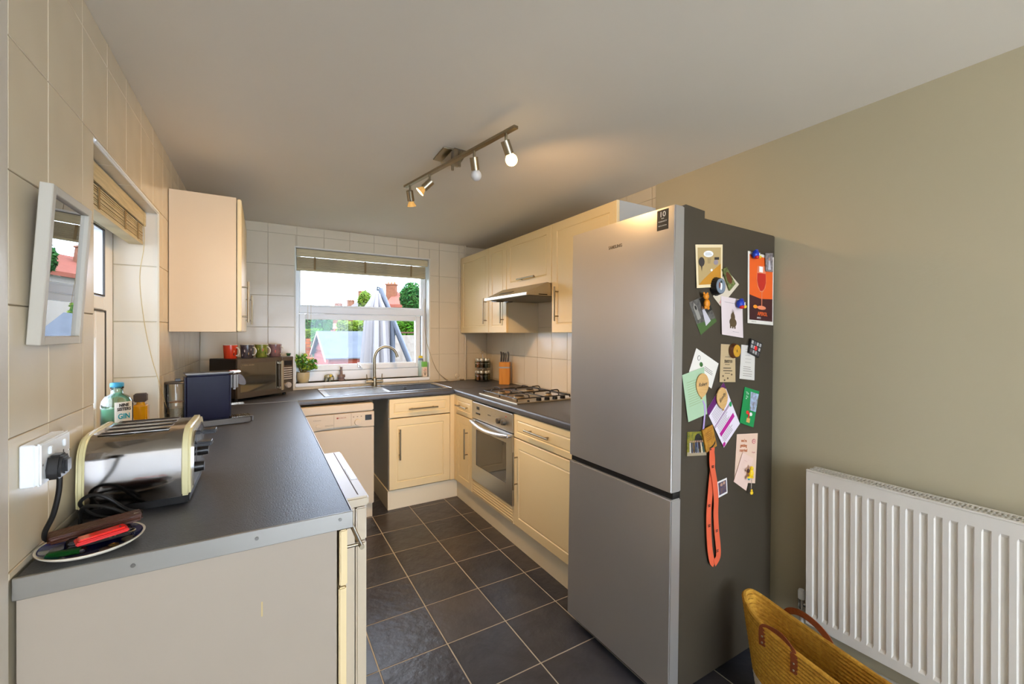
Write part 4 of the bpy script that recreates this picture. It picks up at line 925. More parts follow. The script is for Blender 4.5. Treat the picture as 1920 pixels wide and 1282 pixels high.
ml_ = mat('brown_leather', (74, 40, 26), .4, bump=.2, bscale=120)
rotbox('case_body', PC + Vector((.000, .028, .036)), (.150, .040, .012), .30, -.04, .1, ml_, wa, .005, 3); rotbox('case_flap', PC + Vector((.0, .026, .044)), (.148, .036, .004), .30, -.04, .1, ml_, wa); rotbox('snap', PC + Vector((.062, .046, .047)), (.012, .012, .003), .3, 0, 0, M_nickel, wa)
bw = thing('wallet', 'dark bifold wallet under the brown case on the blue plate', 'wallet', PC + Vector((.01, .02, .02)))
rotbox('wallet_back', PC + Vector((.005, .020, .0185)), (.10, .07, .007), .3, 0, 0, mat('dark_leather', (30, 22, 20), .45), bw); rotbox('wallet_front', PC + Vector((.005, .022, .0262)), (.098, .068, .007), .3, 0, 0, MATS['dark_leather'], bw)
for i, (dx, dy, r, m_, lab) in enumerate([(.060, -.012, .0115, M_nickel, 'large silver coin at the right side of the blue plate'), (.040, -.030, .009, M_brass, 'brass coin beside the red case on the plate'), (-.058, -.004, .014, mat('pewter', (130, 132, 150), .3, .8), 'round pewter token at the left side of the plate'), (.030, -.046, .009, M_nickel, 'small silver coin near the front rim of plate')]):
    c_ = PC + Vector((dx, dy, .0085 + max(0, (math.hypot(dx, dy) - .045)) * .22)); t = thing('coin' if i != 2 else 'token', lab, 'coin', c_)
    lathe('disc', [(0, 0), (r, 0), (r, .0018), (0, .0018)], T_(c_), m_, t, n=20); lathe('raised_edge', [(r * .9, .0018), (r, .0018), (r, .0024), (r * .9, .0024)], T_(c_), m_, t, n=20)
ky = thing('key', 'steel key with round bow at the back right of the plate', 'key', PC + Vector((.05, .02, .02)))
M = T_(PC + Vector((.058, .012, .021))) @ Matrix.Rotation(.5, 4, 'Z')
MB().tube([Vector(M @ Vector((.009 * math.cos(a), .009 * math.sin(a), 0))) for a in [i * .524 for i in range(12)]], .0018, 6, True).build('bow', M_nickel, ky, smooth=True); mb = MB(); mb.box((-.038, -.002, -.001), (-.008, .002, .001), M=M).box((-.036, -.006, -.001), (-.032, -.002, .001), M=M).box((-.028, -.005, -.001), (-.025, -.002, .001), M=M); mb.build('blade', M_nickel, ky)
gl = thing('lighter', 'dark green lighter at the front left of the plate', 'lighter', PC + Vector((-.04, -.03, .015)))
rotbox('lighter_body', PC + Vector((-.034, -.036, .0155)), (.055, .014, .009), -.2, -.03, 0, mat('green_plastic', (20, 84, 30), .3), gl); rotbox('lighter_top', PC + Vector((-.004, -.042, .0165)), (.010, .013, .009), -.2, 0, 0, M_chrome, gl)

# ------------------------------------------------------------------ PICTURE FRAME
A = Vector((0, -2.683, 1.352)); tx_ = (.0195) / .33
fM = basis(A, (0, 1, 0), (tx_, 0, 1)); fM_z = fM.to_3x3() @ Vector((0, 0, 1))
pf = thing('picture_frame', 'pale wooden picture frame hanging forward on the tiled left wall', 'picture', mtx=fM)
Wf, Hf, Df = .226, .331, .022
M_frame = mat('pale_frame_wood', (190, 184, 170), .45)
mb = MB(); w_ = .018
for a, b in (((0, 0), (w_, Hf)), ((Wf - w_, 0), (Wf, Hf)), ((w_, 0), (Wf - w_, w_)), ((w_, Hf - w_), (Wf - w_, Hf))): mb.box((*a, .001), (*b, Df), .0015)
mb.build('frame', M_frame, pf, local=True)
box('mount', (w_, w_, .004), (Wf - w_, Hf - w_, .010), mat('art_print_mauve', (126, 96, 92), .6, rgb2=(150, 128, 124), vscale=12), pf, local=True)
box('glass', (w_, w_, .0125), (Wf - w_, Hf - w_, .014), glassmat('picture_glass', (1, 1, 1), .30), pf, local=True)
for k, (zz, hh) in enumerate(((.22, .02), (.20, .006), (.252, .012))): box('art_line', (.06, zz, .0102), (.16 - k * .02, zz + hh * .3, .0106), mat('art_pale', (176, 156, 150), .6), pf, local=True)

# ------------------------------------------------------------------ LEFT SILL BOTTLES
ZS = .9415
def M_liquid(n, c, a=1): return mat(n, c, .12, spec=.6, coat=.3)
bt = thing('gin_bottle', 'squat green glass gin bottle with white label on left window sill', 'bottle', (-.072, -1.745, ZS))
M_gg = glassmat('green_tint_glass', (.72, .92, .84), .25)
T0 = T_((-.072, -1.745, ZS + .0006))
lathe('glass_body', [(0, 0), (.043, 0), (.0465, .006), (.0465, .160), (.044, .178), (.035, .194), (.021, .203), (.0175, .208), (.0175, .222), (.020, .224), (.020, .230), (.017, .230)], T0, M_gg, bt, n=32)
lathe('gin', [(0, .004), (.042, .004), (.0435, .01), (.0435, .150), (0, .150)], T0, mat('pale_green_gin', (150, 196, 170), .1, coat=.5), bt, n=28)
lathe('stopper', [(0, .226), (.014, .226), (.014, .230), (.0205, .231), (.0205, .243), (.018, .246), (0, .246)], T0, mat('teal_stopper', (38, 130, 160), .4), bt, n=24)
# label wraps round the side that faces the room
ctr = Vector((-.072, -1.745, 0)); to = (CAM - ctr); to.z = 0; a0_ = math.atan2(to.y, to.x)
mb = MB(); vs = []; fs = []
for i in range(13):
    a = a0_ - .15 + i / 12 * 1.25
    for z in (.062, .176): vs.append((ctr.x + .0472 * math.cos(a), ctr.y + .0472 * math.sin(a), ZS + z))
for i in range(12): fs.append([2 * i, 2 * i + 2, 2 * i + 3, 2 * i + 1])
mb._new(vs, fs); lb = mb.build('label', mat('label_paper', (226, 220, 206), .6), bt)
a = a0_ + .42; n_ = Vector((math.cos(a), math.sin(a), 0)); tn = Vector((-math.sin(a), math.cos(a), 0))
for body_, z, h_, w_, m_ in (('NINE', .164, .011, .030, M_ink), ('SISTERS', .149, .011, .042, M_ink), ('GIN', .122, .020, .036, mat('teal_ink', (24, 150, 164), .6))):
    text('lettering', body_, basis(ctr + n_ * .0482 + Vector((0, 0, ZS + z)), tn, (0, 0, 1)), h_, m_, lb, w_, depth=.0003, bold=.0006)
p = ctr + n_ * .0484 + Vector((0, 0, ZS + .084)); MB().prism([p + tn * x + Vector((0, 0, z)) for x, z in ((-.02, -.014), (.02, -.014), (.02, .004), (.008, .010), (-.006, .002), (-.014, .008), (-.02, .004))], n_ * .0002).build('hill_print', MATS['print_grey'], lb)
ob = thing('oil_bottle', 'small square golden oil bottle with dark cap on left window sill', 'bottle', (-.05, -1.49, ZS))
box('glass_body', (-.078, -1.515, ZS + .0006), (-.026, -1.465, ZS + .126), mat('golden_oil', (206, 146, 12), .12, coat=.6), ob, bev=.007, seg=3)
lathe('neck', [(.018, .124), (.014, .130), (.014, .142), (0, .142)], T_((-.052, -1.49, ZS)), mat('golden_oil', (206, 146, 12)), ob, n=20)
box('cap', (-.073, -1.510, ZS + .137), (-.031, -1.470, ZS + .173), mat('cap_brown', (70, 52, 36), .5), ob, bev=.004, seg=2)
cp_ = thing('cork_bottle', 'amber cork stoppered bottle just behind the gin bottle', 'bottle', (-.085, -1.60, ZS))
T1 = T_((-.09, -1.585, ZS + .0006)); lathe('glass_body', [(0, 0), (.033, 0), (.035, .005), (.035, .08), (.026, .105), (.013, .118), (.013, .140), (.010, .140)], T1, mat('amber_glass', (226, 168, 96), .12, coat=.5), cp_, n=26)
lathe('cork', [(0, .135), (.011, .135), (.016, .145), (.016, .165), (.012, .170), (0, .170)], T1, mat('cork', (176, 122, 66), .8), cp_, n=18)
jr = thing('glass_jar', 'clear glass jar with wire clip at near end of left sill', 'jar', (-.09, -1.93, ZS))
T2 = T_((-.088, -1.925, ZS + .0006)); lathe('glass_body', [(0, 0), (.038, 0), (.041, .006), (.041, .06), (.034, .075), (.034, .086)], T2, M_clear, jr, n=28)
lathe('contents', [(0, .003), (.037, .003), (.038, .045), (.03, .05), (0, .052)], T2, mat('muesli', (190, 160, 120), .8, rgb2=(120, 84, 50), vscale=120), jr, n=20); lathe('lid', [(.036, .086), (.038, .088), (.036, .096), (0, .099)], T2, M_clear, jr, n=28)
MB().tube([(-.05, -1.925, ZS + .03), (-.045, -1.925, ZS + .06), (-.05, -1.925, ZS + .088), (-.06, -1.925, ZS + .1)], .0014, 6).build('wire_clip', M_nickel, jr, smooth=True)

# ------------------------------------------------------------------ COFFEE MACHINE
cd_ = Vector((.981, .195, 0)).normalized(); CM = basis((.37, -1.284, .9105), cd_, (-.195, .981, 0))
cm = thing('coffee_machine', 'glossy dark blue capsule coffee machine on the left worktop', 'coffee machine', mtx=CM)
M_navy = mat('navy_gloss', (12, 10, 40), .28, spec=.12); M_gun = mat('gunmetal', (90, 86, 82), .35, .6)
mb = MB(); mb.box((-.345, .0, .002), (-.02, .118, .030), .004, 2); mb.cyl((-.058, .059, .002), (-.058, .059, .030), .0585, n=32); mb.build('base', M_gun, cm, local=True, smooth=True)
box('body', (-.295, .003, .031), (-.105, .115, .262), M_navy, cm, bev=.010, seg=3, local=True)
box('top_plate', (-.295, .004, .2625), (-.09, .114, .270), M_gun, cm, bev=.004, seg=2, local=True)
mb = MB(); mb.box((-.104, .02, .175), (-.072, .098, .262), .010, 3); hd_ = mb.build('brew_head', M_gun, cm, local=True, smooth=True)
mb = MB(); mb.prism([(-.072, .035, .258), (-.05, .035, .245), (-.036, .035, .215), (-.036, .035, .195), (-.055, .035, .195), (-.072, .035, .205)], (0, .048, 0), bev=.004); mb.build('spout_cover', mat('walnut_brown', (64, 48, 44), .3), cm, local=True, smooth=True)
box('lever_bar', (-.110, .03, .262), (-.060, .088, .272), M_chrome, cm, bev=.003, seg=2, local=True)
for k in range(9): box('grid_bar', (-.1 + k * .0098, .02, .0305), (-.0955 + k * .0098, .098, .034), M_chrome, cm, local=True)
box('drip_grid_frame', (-.103, .012, .030), (-.006, .106, .0325), M_gun, cm, local=True)
mb = MB()
for k in range(8): mb.box((-.098 + k * .009, .119, .085), (-.094 + k * .009, .150, .088))
mb.box((-.10, .119, .083), (-.03, .122, .089)).box((-.10, .147, .083), (-.03, .150, .089)).box((-.105, .10, .083), (-.099, .150, .089)); mb.build('cup_rest', M_chrome, cm, local=True)
Tt = T_((-.322, .058, .030)); tk = lathe('water_tank', [(0, .001), (.040, .001), (.042, .005), (.044, .19), (.042, .19)], Tt, M_clear, cm, n=30, local=True)
lathe('water', [(0, .004), (.039, .004), (.040, .075), (0, .075)], Tt, glassmat('water_tint', (.86, .88, .86), .3), cm, n=24, local=True)
lathe('tank_lid', [(0, .192), (.050, .192), (.052, .196), (.050, .201), (0, .203)], Tt, M_gun, cm, n=30, local=True)
box('tank_knob', (-.328, .045, .232), (-.306, .07, .245), M_black, cm, bev=.003, seg=2, local=True)
lathe('tank_float', [(.025, .10), (.03, .101), (.03, .104), (0, .105)], Tt, mat('float_copper', (196, 140, 96), .3, .6), cm, n=20, local=True)

# ------------------------------------------------------------------ MICROWAVE, MUGS
mx_ = Vector((.348, .275, 0)).normalized(); MWM = basis((.256, -.50, .9105), mx_, (-.617, .789, 0)); LWm = .4435; HM = .290
mw = thing('microwave', 'black and silver microwave oven set across the far left corner', 'microwave', mtx=MWM)
M_mwb = mat('microwave_black', (38, 34, 32), .3)
box('body', (.0, .018, .022), (LWm, .285, HM), M_mwb, mw, bev=.004, seg=2, local=True)
mb = MB()
for a, b in (((.0, .022), (.022, HM)), ((.322, .022), (.345, HM)), ((.022, .022), (.322, .062)), ((.022, HM - .03), (.322, HM))): mb.box((a[0], .0, a[1]), (b[0], .018, b[1]))
dr_ = mb.build('door', mat('microwave_silver', (120, 112, 104), .25, .8), mw, local=True)
box('door_glass', (.022, .003, .062), (.322, .008, HM - .03), mat('smoked_mirror_glass', (120, 118, 110), .06, .9), dr_, local=True)
mb = MB(); mb.box((.318, -.030, .045), (.338, -.018, HM - .025), .004, 2).box((.322, -.02, .055), (.334, .0, .07)).box((.322, -.02, HM - .05), (.334, .0, HM - .035)); mb.build('handle', mat('handle_champagne', (184, 170, 146), .3, .7), dr_, local=True, smooth=True)
cpn = box('control_panel', (.347, .0, .022), (LWm, .018, HM), MATS['microwave_silver'], mw, bev=.002, local=True)
box('display', (.358, -.001, HM - .065), (LWm - .012, .0, HM - .03), M_black, cpn, local=True)
for k in range(6): box('button', (.36, -.003, .120 + k * .0165), (LWm - .014, .0, .128 + k * .0165), mat('button_silver', (206, 200, 192), .3, .5), cpn, local=True)
MB().cyl(((.347 + LWm) / 2, .0, .075), ((.347 + LWm) / 2, -.016, .075), .022, .020, 24).build('dial', MATS['button_silver'], cpn, local=True, smooth=True)
for a in (.03, LWm - .04):
    for b in (.05, .25): MB().cyl((a, b, .0003), (a, b, .022), .012, n=12).build('foot', M_rubber, mw, local=True)
for k, c_ in enumerate([(196, 50, 60), (70, 140, 170), (180, 60, 80), (220, 214, 200), (60, 120, 150)]): box('fridge_sticker', (LWm, .03 + (k % 2) * .03, .07 + k * .036), (LWm + .001, .06 + (k % 2) * .03, .10 + k * .036), mat('sticker_' + 'abcde'[k], c_, .5), mw, local=True)
text('lettering', 'RUSSELL HOBBS', MWM @ basis((.075, -.001, HM - .043), (1, 0, 0), (0, 0, 1)), .009, MATS['handle_champagne'], mw, .09, depth=.0002)
def mug(label, u, yy, m_out, decos, group=None):
    p = at(u, 668, 'y', yy); z = .9105 + HM + .0006; T = T_((p.x, p.y, z))
    t = thing('mug', label, 'mug', (p.x, p.y, z))
    lathe('mug_body', [(0, 0), (.036, 0), (.038, .003), (.043, .092), (.0425, .095), (.040, .094), (.036, .006), (0, .005)], T, m_out, t, n=30)
    lathe('rim', [(.0428, .0925), (.0432, .096), (.0395, .096), (.0398, .09)], T, M_china, t, n=30)
    d = RT.copy(); d.z = 0; d.normalize(); h = [Vector((p.x, p.y, z)) + d * (.040 + .024 * math.sin(a)) + Vector((0, 0, .048 + .028 * math.cos(a))) for a in [i * math.pi / 10 for i in range(11)]]
    tube('handle', h, .0045, M_china, t)
    f = (CAM - p); f.z = 0; fa_ = math.atan2(f.y, f.x)
    for i, (da, dz, r, c_) in enumerate(decos):
        a = fa_ + da; q = Vector((p.x + .0405 * math.cos(a), p.y + .0405 * math.sin(a), z + dz)); MB().ball(q, r, (.35, .35, 1), 8).build('printed_spot', mat('mug_print_%s' % '_'.join(map(str, c_)), c_, .3), t)
mug('orange red mug, leftmost of four on the microwave', 432, -.345, mat('mug_red', (206, 62, 32), .25), [(.5, .03, .010, (40, 30, 30)), (.55, .05, .008, (220, 180, 150))])
mug('grey floral mug, second from left on the microwave', 463.5, -.30, mat('mug_grey', (96, 88, 92), .25, rgb2=(58, 54, 58), vscale=60), [(-.4, .05, .010, (214, 206, 196)), (.2, .03, .010, (180, 150, 110)), (.6, .06, .009, (206, 190, 180)), (-.8, .02, .008, (180, 170, 170))])
mug('green leafy mug, third from left on the microwave', 490.5, -.245, mat('mug_green', (90, 110, 40), .25, rgb2=(150, 146, 60), vscale=50), [(.2, .055, .012, (220, 130, 110)), (-.5, .06, .009, (206, 196, 110)), (.7, .03, .010, (50, 80, 30))])
mug('dusky pink mug with raised figure, rightmost on the microwave', 516, -.185, mat('mug_mauve', (150, 112, 108), .25, rgb2=(110, 84, 84), vscale=40), [(0, .04, .013, (200, 100, 96)), (.1, .07, .011, (120, 90, 110))])
p = at(541, 664, 'y', -.16); ct = thing('succulent', 'tiny green succulent on the right of the microwave top', 'plant', (p.x, p.y, .9105 + HM))
z_ = .9105 + HM + .0006
lathe('pot', [(0, 0), (.012, 0), (.014, .010), (0, .010)], T_((p.x, p.y, z_)), mat('green_pot', (20, 66, 36), .5), ct, n=14)
for k in range(7):
    a = k * .9; mb = MB().ball((p.x + .010 * math.cos(a), p.y + .010 * math.sin(a), z_ + .016), .008, (1, 1, .7), 8); mb.build('leaf', mat('dark_leaf', (20, 84, 40), .4), ct, smooth=True)

# ------------------------------------------------------------------ FAR SILL
ZF = .9646
pl_ = thing('jade_plant', 'jade plant in a cream pot at left end of far window sill', 'plant', (.69, .045, ZF)); PXY = Vector((.692, .045, ZF))
lathe('pot', [(0, 0), (.032, 0), (.038, .004), (.047, .03), (.049, .062), (.049, .088), (.045, .088), (.044, .07), (0, .07)], T_(PXY), mat('cream_pot', (206, 196, 172), .4, rgb2=(190, 166, 110), vscale=8), pl_, n=32)
lathe('soil', [(0, .072), (.044, .072)], T_(PXY), mat('soil', (60, 44, 30), .9), pl_, n=20)
RL = random.Random(3)
stems = MB(); leafs = []
lm = []
for i_ in range(3):
    b = bmesh.new(); vsx = [b.verts.new(q) for q in [(0, 0, 0), (.008, -.008, .001), (.020, -.008, .0015), (.027, 0, .001), (.020, .008, .0015), (.008, .008, .001), (.014, 0, .005), (.014, 0, -.003)]]
    for i in range(6): b.faces.new([vsx[i], vsx[(i + 1) % 6], vsx[6]]); b.faces.new([vsx[(i + 1) % 6], vsx[i], vsx[7]])
    me = bpy.data.meshes.new('leaf'); b.to_mesh(me); b.free()
    me.materials.append([M_leaf, mat('jade_leaf_dark', (66, 130, 44), .4, var=.3, vscale=30), mat('jade_leaf_yellow', (176, 196, 70), .4, var=.3, vscale=30)][i_]); lm.append(me)
tips = []
for k in range(20):
    a = RL.uniform(0, 6.28); rr = RL.uniform(.02, .085); sx = RL.uniform(-.4, 1.2)
    tip = PXY + Vector((.015 + rr * math.cos(a) * 1.25 + (.035 if k % 3 == 0 else 0), rr * math.sin(a) * .55 - .012, (.105 + RL.uniform(.0, .115))))
    mid = PXY + Vector((rr * .35 * math.cos(a), rr * .3 * math.sin(a), .095))
    stems.tube(spline([PXY + Vector((0, 0, .07)), mid, tip], 4), .0028, 5); tips += [(tip, 13), ((tip + mid) / 2, 8)]
stems.build('stem', mat('jade_stem', (110, 96, 50), .7), pl_, smooth=True)
for tip, n_ in tips:
    for j in range(n_):
        o = bpy.data.objects.new('leaf', lm[RL.choice([0, 0, 1, 1, 2])]); COL.objects.link(o); o.parent = pl_
        Mx = T_(tip + Vector((RL.uniform(-.008, .008),) * 3)) @ Matrix.Rotation(RL.uniform(0, 6.28), 4, 'Z') @ Matrix.Rotation(RL.uniform(-1.2, .4), 4, 'Y') @ Matrix.Rotation(RL.uniform(-.8, .8), 4, 'X')
        o.matrix_local = WM[pl_].inverted() @ Mx; sc = RL.uniform(.85, 1.35); o.scale = (sc, sc, sc)
el = thing('elephant_ornament', 'little patterned elephant ornament on the far window sill', 'ornament', (.88, .05, ZF))
ex, ey = .883, .05; me_ = mat('elephant_blue', (70, 84, 110), .4, rgb2=(190, 180, 110), vscale=90)
MB().ball((ex, ey, ZF + .042), .022, (1.25, .75, .85)).build('body', me_, el, smooth=True); MB().ball((ex + .026, ey - .004, ZF + .048), .014, (1, .9, 1)).build('head', me_, el, smooth=True)
for dx in (-.017, .015):
    for dy in (-.008, .008): MB().cyl((ex + dx, ey + dy, ZF + .0003), (ex + dx, ey + dy, ZF + .034), .0075, .009, 10).build('leg', me_, el, smooth=True)
tube('trunk', spline([(ex + .036, ey - .006, ZF + .046), (ex + .044, ey - .006, ZF + .03), (ex + .044, ey - .006, ZF + .010)], 4), [.006] * 8 + [.004], me_, el); MB().ball((ex + .020, ey - .016, ZF + .048), .012, (.8, .3, 1.1)).build('ear', mat('elephant_yellow', (206, 180, 50), .4), el, smooth=True)
MB().ball((ex + .002, ey - .016, ZF + .045), .009, (1, .25, 1)).build('saddle_disc', mat('elephant_white', (206, 206, 190), .4), el, smooth=True)
sd = thing('soap_dispenser', 'brown ridged soap dispenser with tall pump on far window sill', 'dispenser', (.99, .04, ZF))
lathe('jar', [(0, 0), (.026, 0), (.031, .006), (.031, .014), (.024, .020), (.024, .026), (.031, .031), (.031, .050), (.026, .056), (0, .056)], T_((.99, .04, ZF + .0004)), mat('brown_glaze', (118, 96, 88), .25, coat=.4), sd, n=26)
lathe('pump', [(.013, .056), (.011, .062), (.008, .10), (.009, .122), (0, .123)], T_((.99, .04, ZF)), MATS['brown_glaze'], sd, n=16)
cb_ = thing('carton', 'narrow carton with green top and printed flower, right end of sill', 'carton', (1.735, .03, ZF))
box('carton_body', (1.712, .012, ZF + .0004), (1.756, .052, ZF + .094), mat('carton_cream', (226, 206, 180), .6), cb_, bev=.001)
box('carton_top', (1.712, .012, ZF + .0942), (1.756, .052, ZF + .142), mat('carton_green', (110, 176, 70), .6), cb_, bev=.001)
mb = MB()
for dx, h in ((0, .06), (-.008, .045), (.008, .045), (-.012, .03), (.012, .03)): mb.tube([(1.734, .0112, ZF + .012), (1.734 + dx, .0112, ZF + .012 + h)], .0012, 4)
mb.build('flower_print', mat('flower_ink', (70, 60, 50), .6), cb_)
for dx, h in ((0, .076), (-.009, .062), (.008, .066)): MB().ball((1.734 + dx, .0115, ZF + h), .004, (1, .2, 1.3), 8).build('petal_print', mat('petal_pink', (206, 110, 130), .6), cb_)
ws = thing('bottle', 'clear bottle with yellow cap standing behind the green topped carton', 'bottle', (1.71, .075, ZF))
lathe('glass_body', [(0, 0), (.022, 0), (.024, .004), (.024, .15), (.016, .17), (.016, .178)], T_((1.712, .077, ZF + .0004)), mat('pale_bottle', (170, 196, 190), .2, coat=.4), ws, n=20); lathe('label', [(.0245, .155), (.021, .172)], T_((1.712, .077, ZF)), mat('label_blue', (110, 120, 150), .5), ws, n=20)
lathe('cap', [(0, .178), (.020, .178), (.021, .190), (.012, .200), (0, .201)], T_((1.712, .077, ZF)), mat('cap_yellow', (226, 196, 50), .5), ws, n=20)

# ------------------------------------------------------------------ SPICE RACK, KNIFE BLOCK, CORNER SOCKET
sr = thing('spice_rack', 'two tier chrome carousel of spice jars in the far right corner', 'spice rack', (2.27, -.14, .9105)); sx, sy = 2.272, -.14
for z in (.004, .125): lathe('tray', [(0, 0), (.078, 0), (.080, .004), (.078, .008), (0, .008)], T_((sx, sy, .9105 + z)), M_black if z < .1 else M_chrome, sr, n=32)
cyl('post', (sx, sy, .915), (sx, sy, 1.175), .004, M_chrome, sr); tube('carry_loop', [(sx + .018 * math.sin(a), sy, 1.19 + .018 * -math.cos(a)) for a in [i * .4488 for i in range(14)]], .002, M_chrome, sr, closed=True)
tube('rail', [(sx + .082 * math.cos(i * .2618), sy + .082 * math.sin(i * .2618), .965) for i in range(24)], .0016, M_chrome, sr, closed=True, n=5); tube('rail', [(sx + .082 * math.cos(i * .2618), sy + .082 * math.sin(i * .2618), 1.085) for i in range(24)], .0016, M_chrome, sr, closed=True, n=5)
cols = [(60, 70, 40), (110, 70, 30), (40, 34, 28), (90, 100, 50), (140, 90, 50), (70, 50, 36), (50, 60, 44), (120, 110, 70)]
jar0 = None
for tier, z in ((0, .9232), (1, 1.0442)):
    for k in range(8):
        a = k * math.pi / 4 + .2; T = T_((sx + .056 * math.cos(a), sy + .056 * math.sin(a), z))
        j = thing('spice_jar', 'small spice jar with steel lid on the %s tier of the chrome carousel' % ('lower', 'upper')[tier], 'jar', T.translation, group='spice jars on the %s tier of the carousel' % ('lower', 'upper')[tier])
        lathe('glass', [(0, 0), (.0195, 0), (.020, .003), (.020, .062), (.017, .066)], T, M_clear, j, n=14)
        lathe('spice', [(0, .001), (.0185, .001), (.0185, .055), (0, .055)], T, mat('spice_%s' % 'abcdefgh'[k], cols[(k + tier * 3) % 8], .8), j, n=12)
        lathe('lid', [(.0195, .064), (.0205, .066), (.0205, .088), (.019, .090), (0, .090)], T, mat('jar_lid', (206, 204, 190), .25, .7), j, n=14)
kb = thing('knife_block', 'light wooden knife block with steel band on the right worktop', 'knife block', (2.31, -.49, .9105))
KM = basis((2.338, -.487, .9105), Vector((.8, -.6, 0)), (.6, .8, 0)); WM[kb] = KM; kb.matrix_world = KM
M_beech = mat('beech_wood', (222, 156, 66), .4, rgb2=(206, 136, 48), vscale=14, stretch=(4, 4, .4)); 
box('block', (-.055, -.05, .0004), (.042, .045, .205), M_beech, kb, bev=.003, seg=2, local=True); box('steel_band', (-.0556, -.0506, .150), (.0426, .0456, .163), M_steel, kb, local=True)
for i in range(6):
    x, y, h = -.04 + (i % 4) * .022, -.03 + (i // 4) * .04, .075 - .006 * (i % 3)
    kn = thing('knife', 'steel handled knife slotted in the wooden knife block', 'knife', KM @ Vector((x, y, .205)), group='knives in the wooden knife block')
    WM[kn] = KM @ T_((x, y, .2055)); kn.matrix_world = WM[kn]
    mb = MB(); mb.tube([(0, 0, .006), (.001, 0, .03), (.0035, 0, .055), (.001, 0, .012 + h), (-.002, 0, .022 + h)], [.0062, .007, .0062, .0078, .005], 10); mb.build('handle', M_gun, kn, local=True, smooth=True); box('bolster', (-.006, -.004, 0), (.006, .004, .008), M_chrome, kn, bev=.001, local=True)
st = thing('sharpening_steel', 'slim sharpening steel at the right of the knife block', 'sharpener', KM @ Vector((.03, .03, .205))); MB().cyl((.03, .025, .2055), (.03, .025, .265), .0035, n=8).build('rod', M_chrome, st, smooth=False) if False else None
WM[st] = KM @ T_((.030, .022, .2055)); st.matrix_world = WM[st]; cyl('handle', (0, 0, 0), (0, 0, .075), .0045, M_chrome, st, local=True); lathe('cap', [(.0045, .075), (.0055, .078), (0, .082)], Matrix(), M_chrome, st, local=True, n=12)
cs = thing('cable_outlet', 'small round cable outlet low on far wall beside the window', 'outlet', (2.058, 0, .962)); Mo = basis((2.058, -.0012, .962), (1, 0, 0), (0, 0, 1))
lathe('cover', [(0, .004), (.022, .004), (.025, .002), (.026, 0)], Mo, M_tile, cs, n=26); lathe('hub', [(0, .008), (.009, .008), (.010, .004)], Mo, M_tile, cs, n=18)
box('outlet_clip', (2.085, -.012, .9105), (2.13, -.001, .922), M_nickel, label='small brown cable clip at the back of the far worktop', cat='clip')
cc_ = [at(797, 560, 'y', .03), at(797, 625, 'y', .02), at(808, 667, 'y', -.012), at(820, 695, 'y', -.016), at(834, 709, 'y', -.016)]; cc_ += [Vector((1.97, -.02, .9150)), Vector((2.03, -.02, .9145)), Vector((2.09, -.025, .9255))]
tube('blind_cable', spline(cc_, 6), .0028, mat('cable_beige', (176, 160, 130), .6), label='beige cable curving from the far window down to the worktop', cat='cable')

# ------------------------------------------------------------------ BLINDS
def blind(label, axis, a, b, d0, ztop, zbot, nslat, depth, tapes):
    "gathered venetian blind; axis x: runs along x at y=d0.. ; axis y: runs along y at x=d0.."
    t = thing('venetian_blind', label, 'blind', ((a + b) / 2, d0, zbot) if axis == 'x' else (d0, (a + b) / 2, zbot))
    def B(name, a_, b_, d1, d2, z1_, z2_, m_, parent=t, bev=.0008):
        return box(name, (a_, d1, z1_), (b_, d2, z2_), m_, parent, bev=bev) if axis == 'x' else box(name, (d1, a_, z1_), (d2, b_, z2_), m_, parent, bev=bev)
    s_ = 1 if axis == 'x' else -1
    B('head_rail', a, b, d0 + s_ * .004, d0 + s_ * depth, ztop - .045, ztop - .002, M_pvc); B('valance', a, b, d0 - s_ * .004, d0 + s_ * .004, ztop - .062, ztop - .003, M_bamboo)
    zs_ = zbot + .012; top = ztop - .064; pitch = (top - zs_) / nslat
    for k in range(nslat):
        jit = R.uniform(-.0015, .0015); B('slat', a + .004, b - .02, d0 + s_ * (.004 + jit), d0 + s_ * (depth + jit), zs_ + k * pitch, zs_ + k * pitch + pitch * .62, M_bamboo, bev=0)
    B('bottom_rail', a + .004, b - .02, d0 + s_ * .002, d0 + s_ * (depth + .001), zbot, zbot + .011, M_bamboo)
    for q in tapes:
        B('ladder_tape', q - .008, q + .008, d0 + s_ * .0005, d0 + s_ * .0025, zbot + .010, ztop - .066, mat('tape_tan', (140, 116, 74), .7), bev=0)
    return t
blind('raised wooden venetian blind at the top of the far window', 'x', .640, 1.764, .030, 2.083, 1.905, 13, .05, [.779, 1.188, 1.605])
bl = blind('raised wooden venetian blind at the top of the left side window', 'y', -2.272, -1.449, -.045, 1.912, 1.765, 11, .05, [-2.05, -1.75, -1.56])
M_cord = mat('cord_cream', (196, 176, 128), .7)
tube('pull_cord', [(.727, .052, 2.0), (.727, .052, 1.452)], .0011, M_cord, label='left pull cord of the far window blind', cat='cord', n=5); tube('pull_cord', [(.751, .052, 2.0), (.751, .052, 1.47)], .0011, M_cord, label='right pull cord of the far window blind', cat='cord', n=5)
pts = [(-.042, -1.49, 1.90), (-.038, -1.50, 1.76)] + [tuple(at(u, v, 'y', -1.48 + (v - 500) * .0002)) for u, v in ((262, 520), (270, 600), (283, 665), (297, 712), (307, 745), (316, 775))]
pts[-3:] = [tuple(at(297, 712, 'x', .006)), tuple(at(307, 745, 'x', .008)), (.010, -1.19, .915)]
tube('pull_cord', spline(pts, 5), .0016, M_cord, label='long cream cord hanging from the left window blind to worktop', cat='cord', n=6)

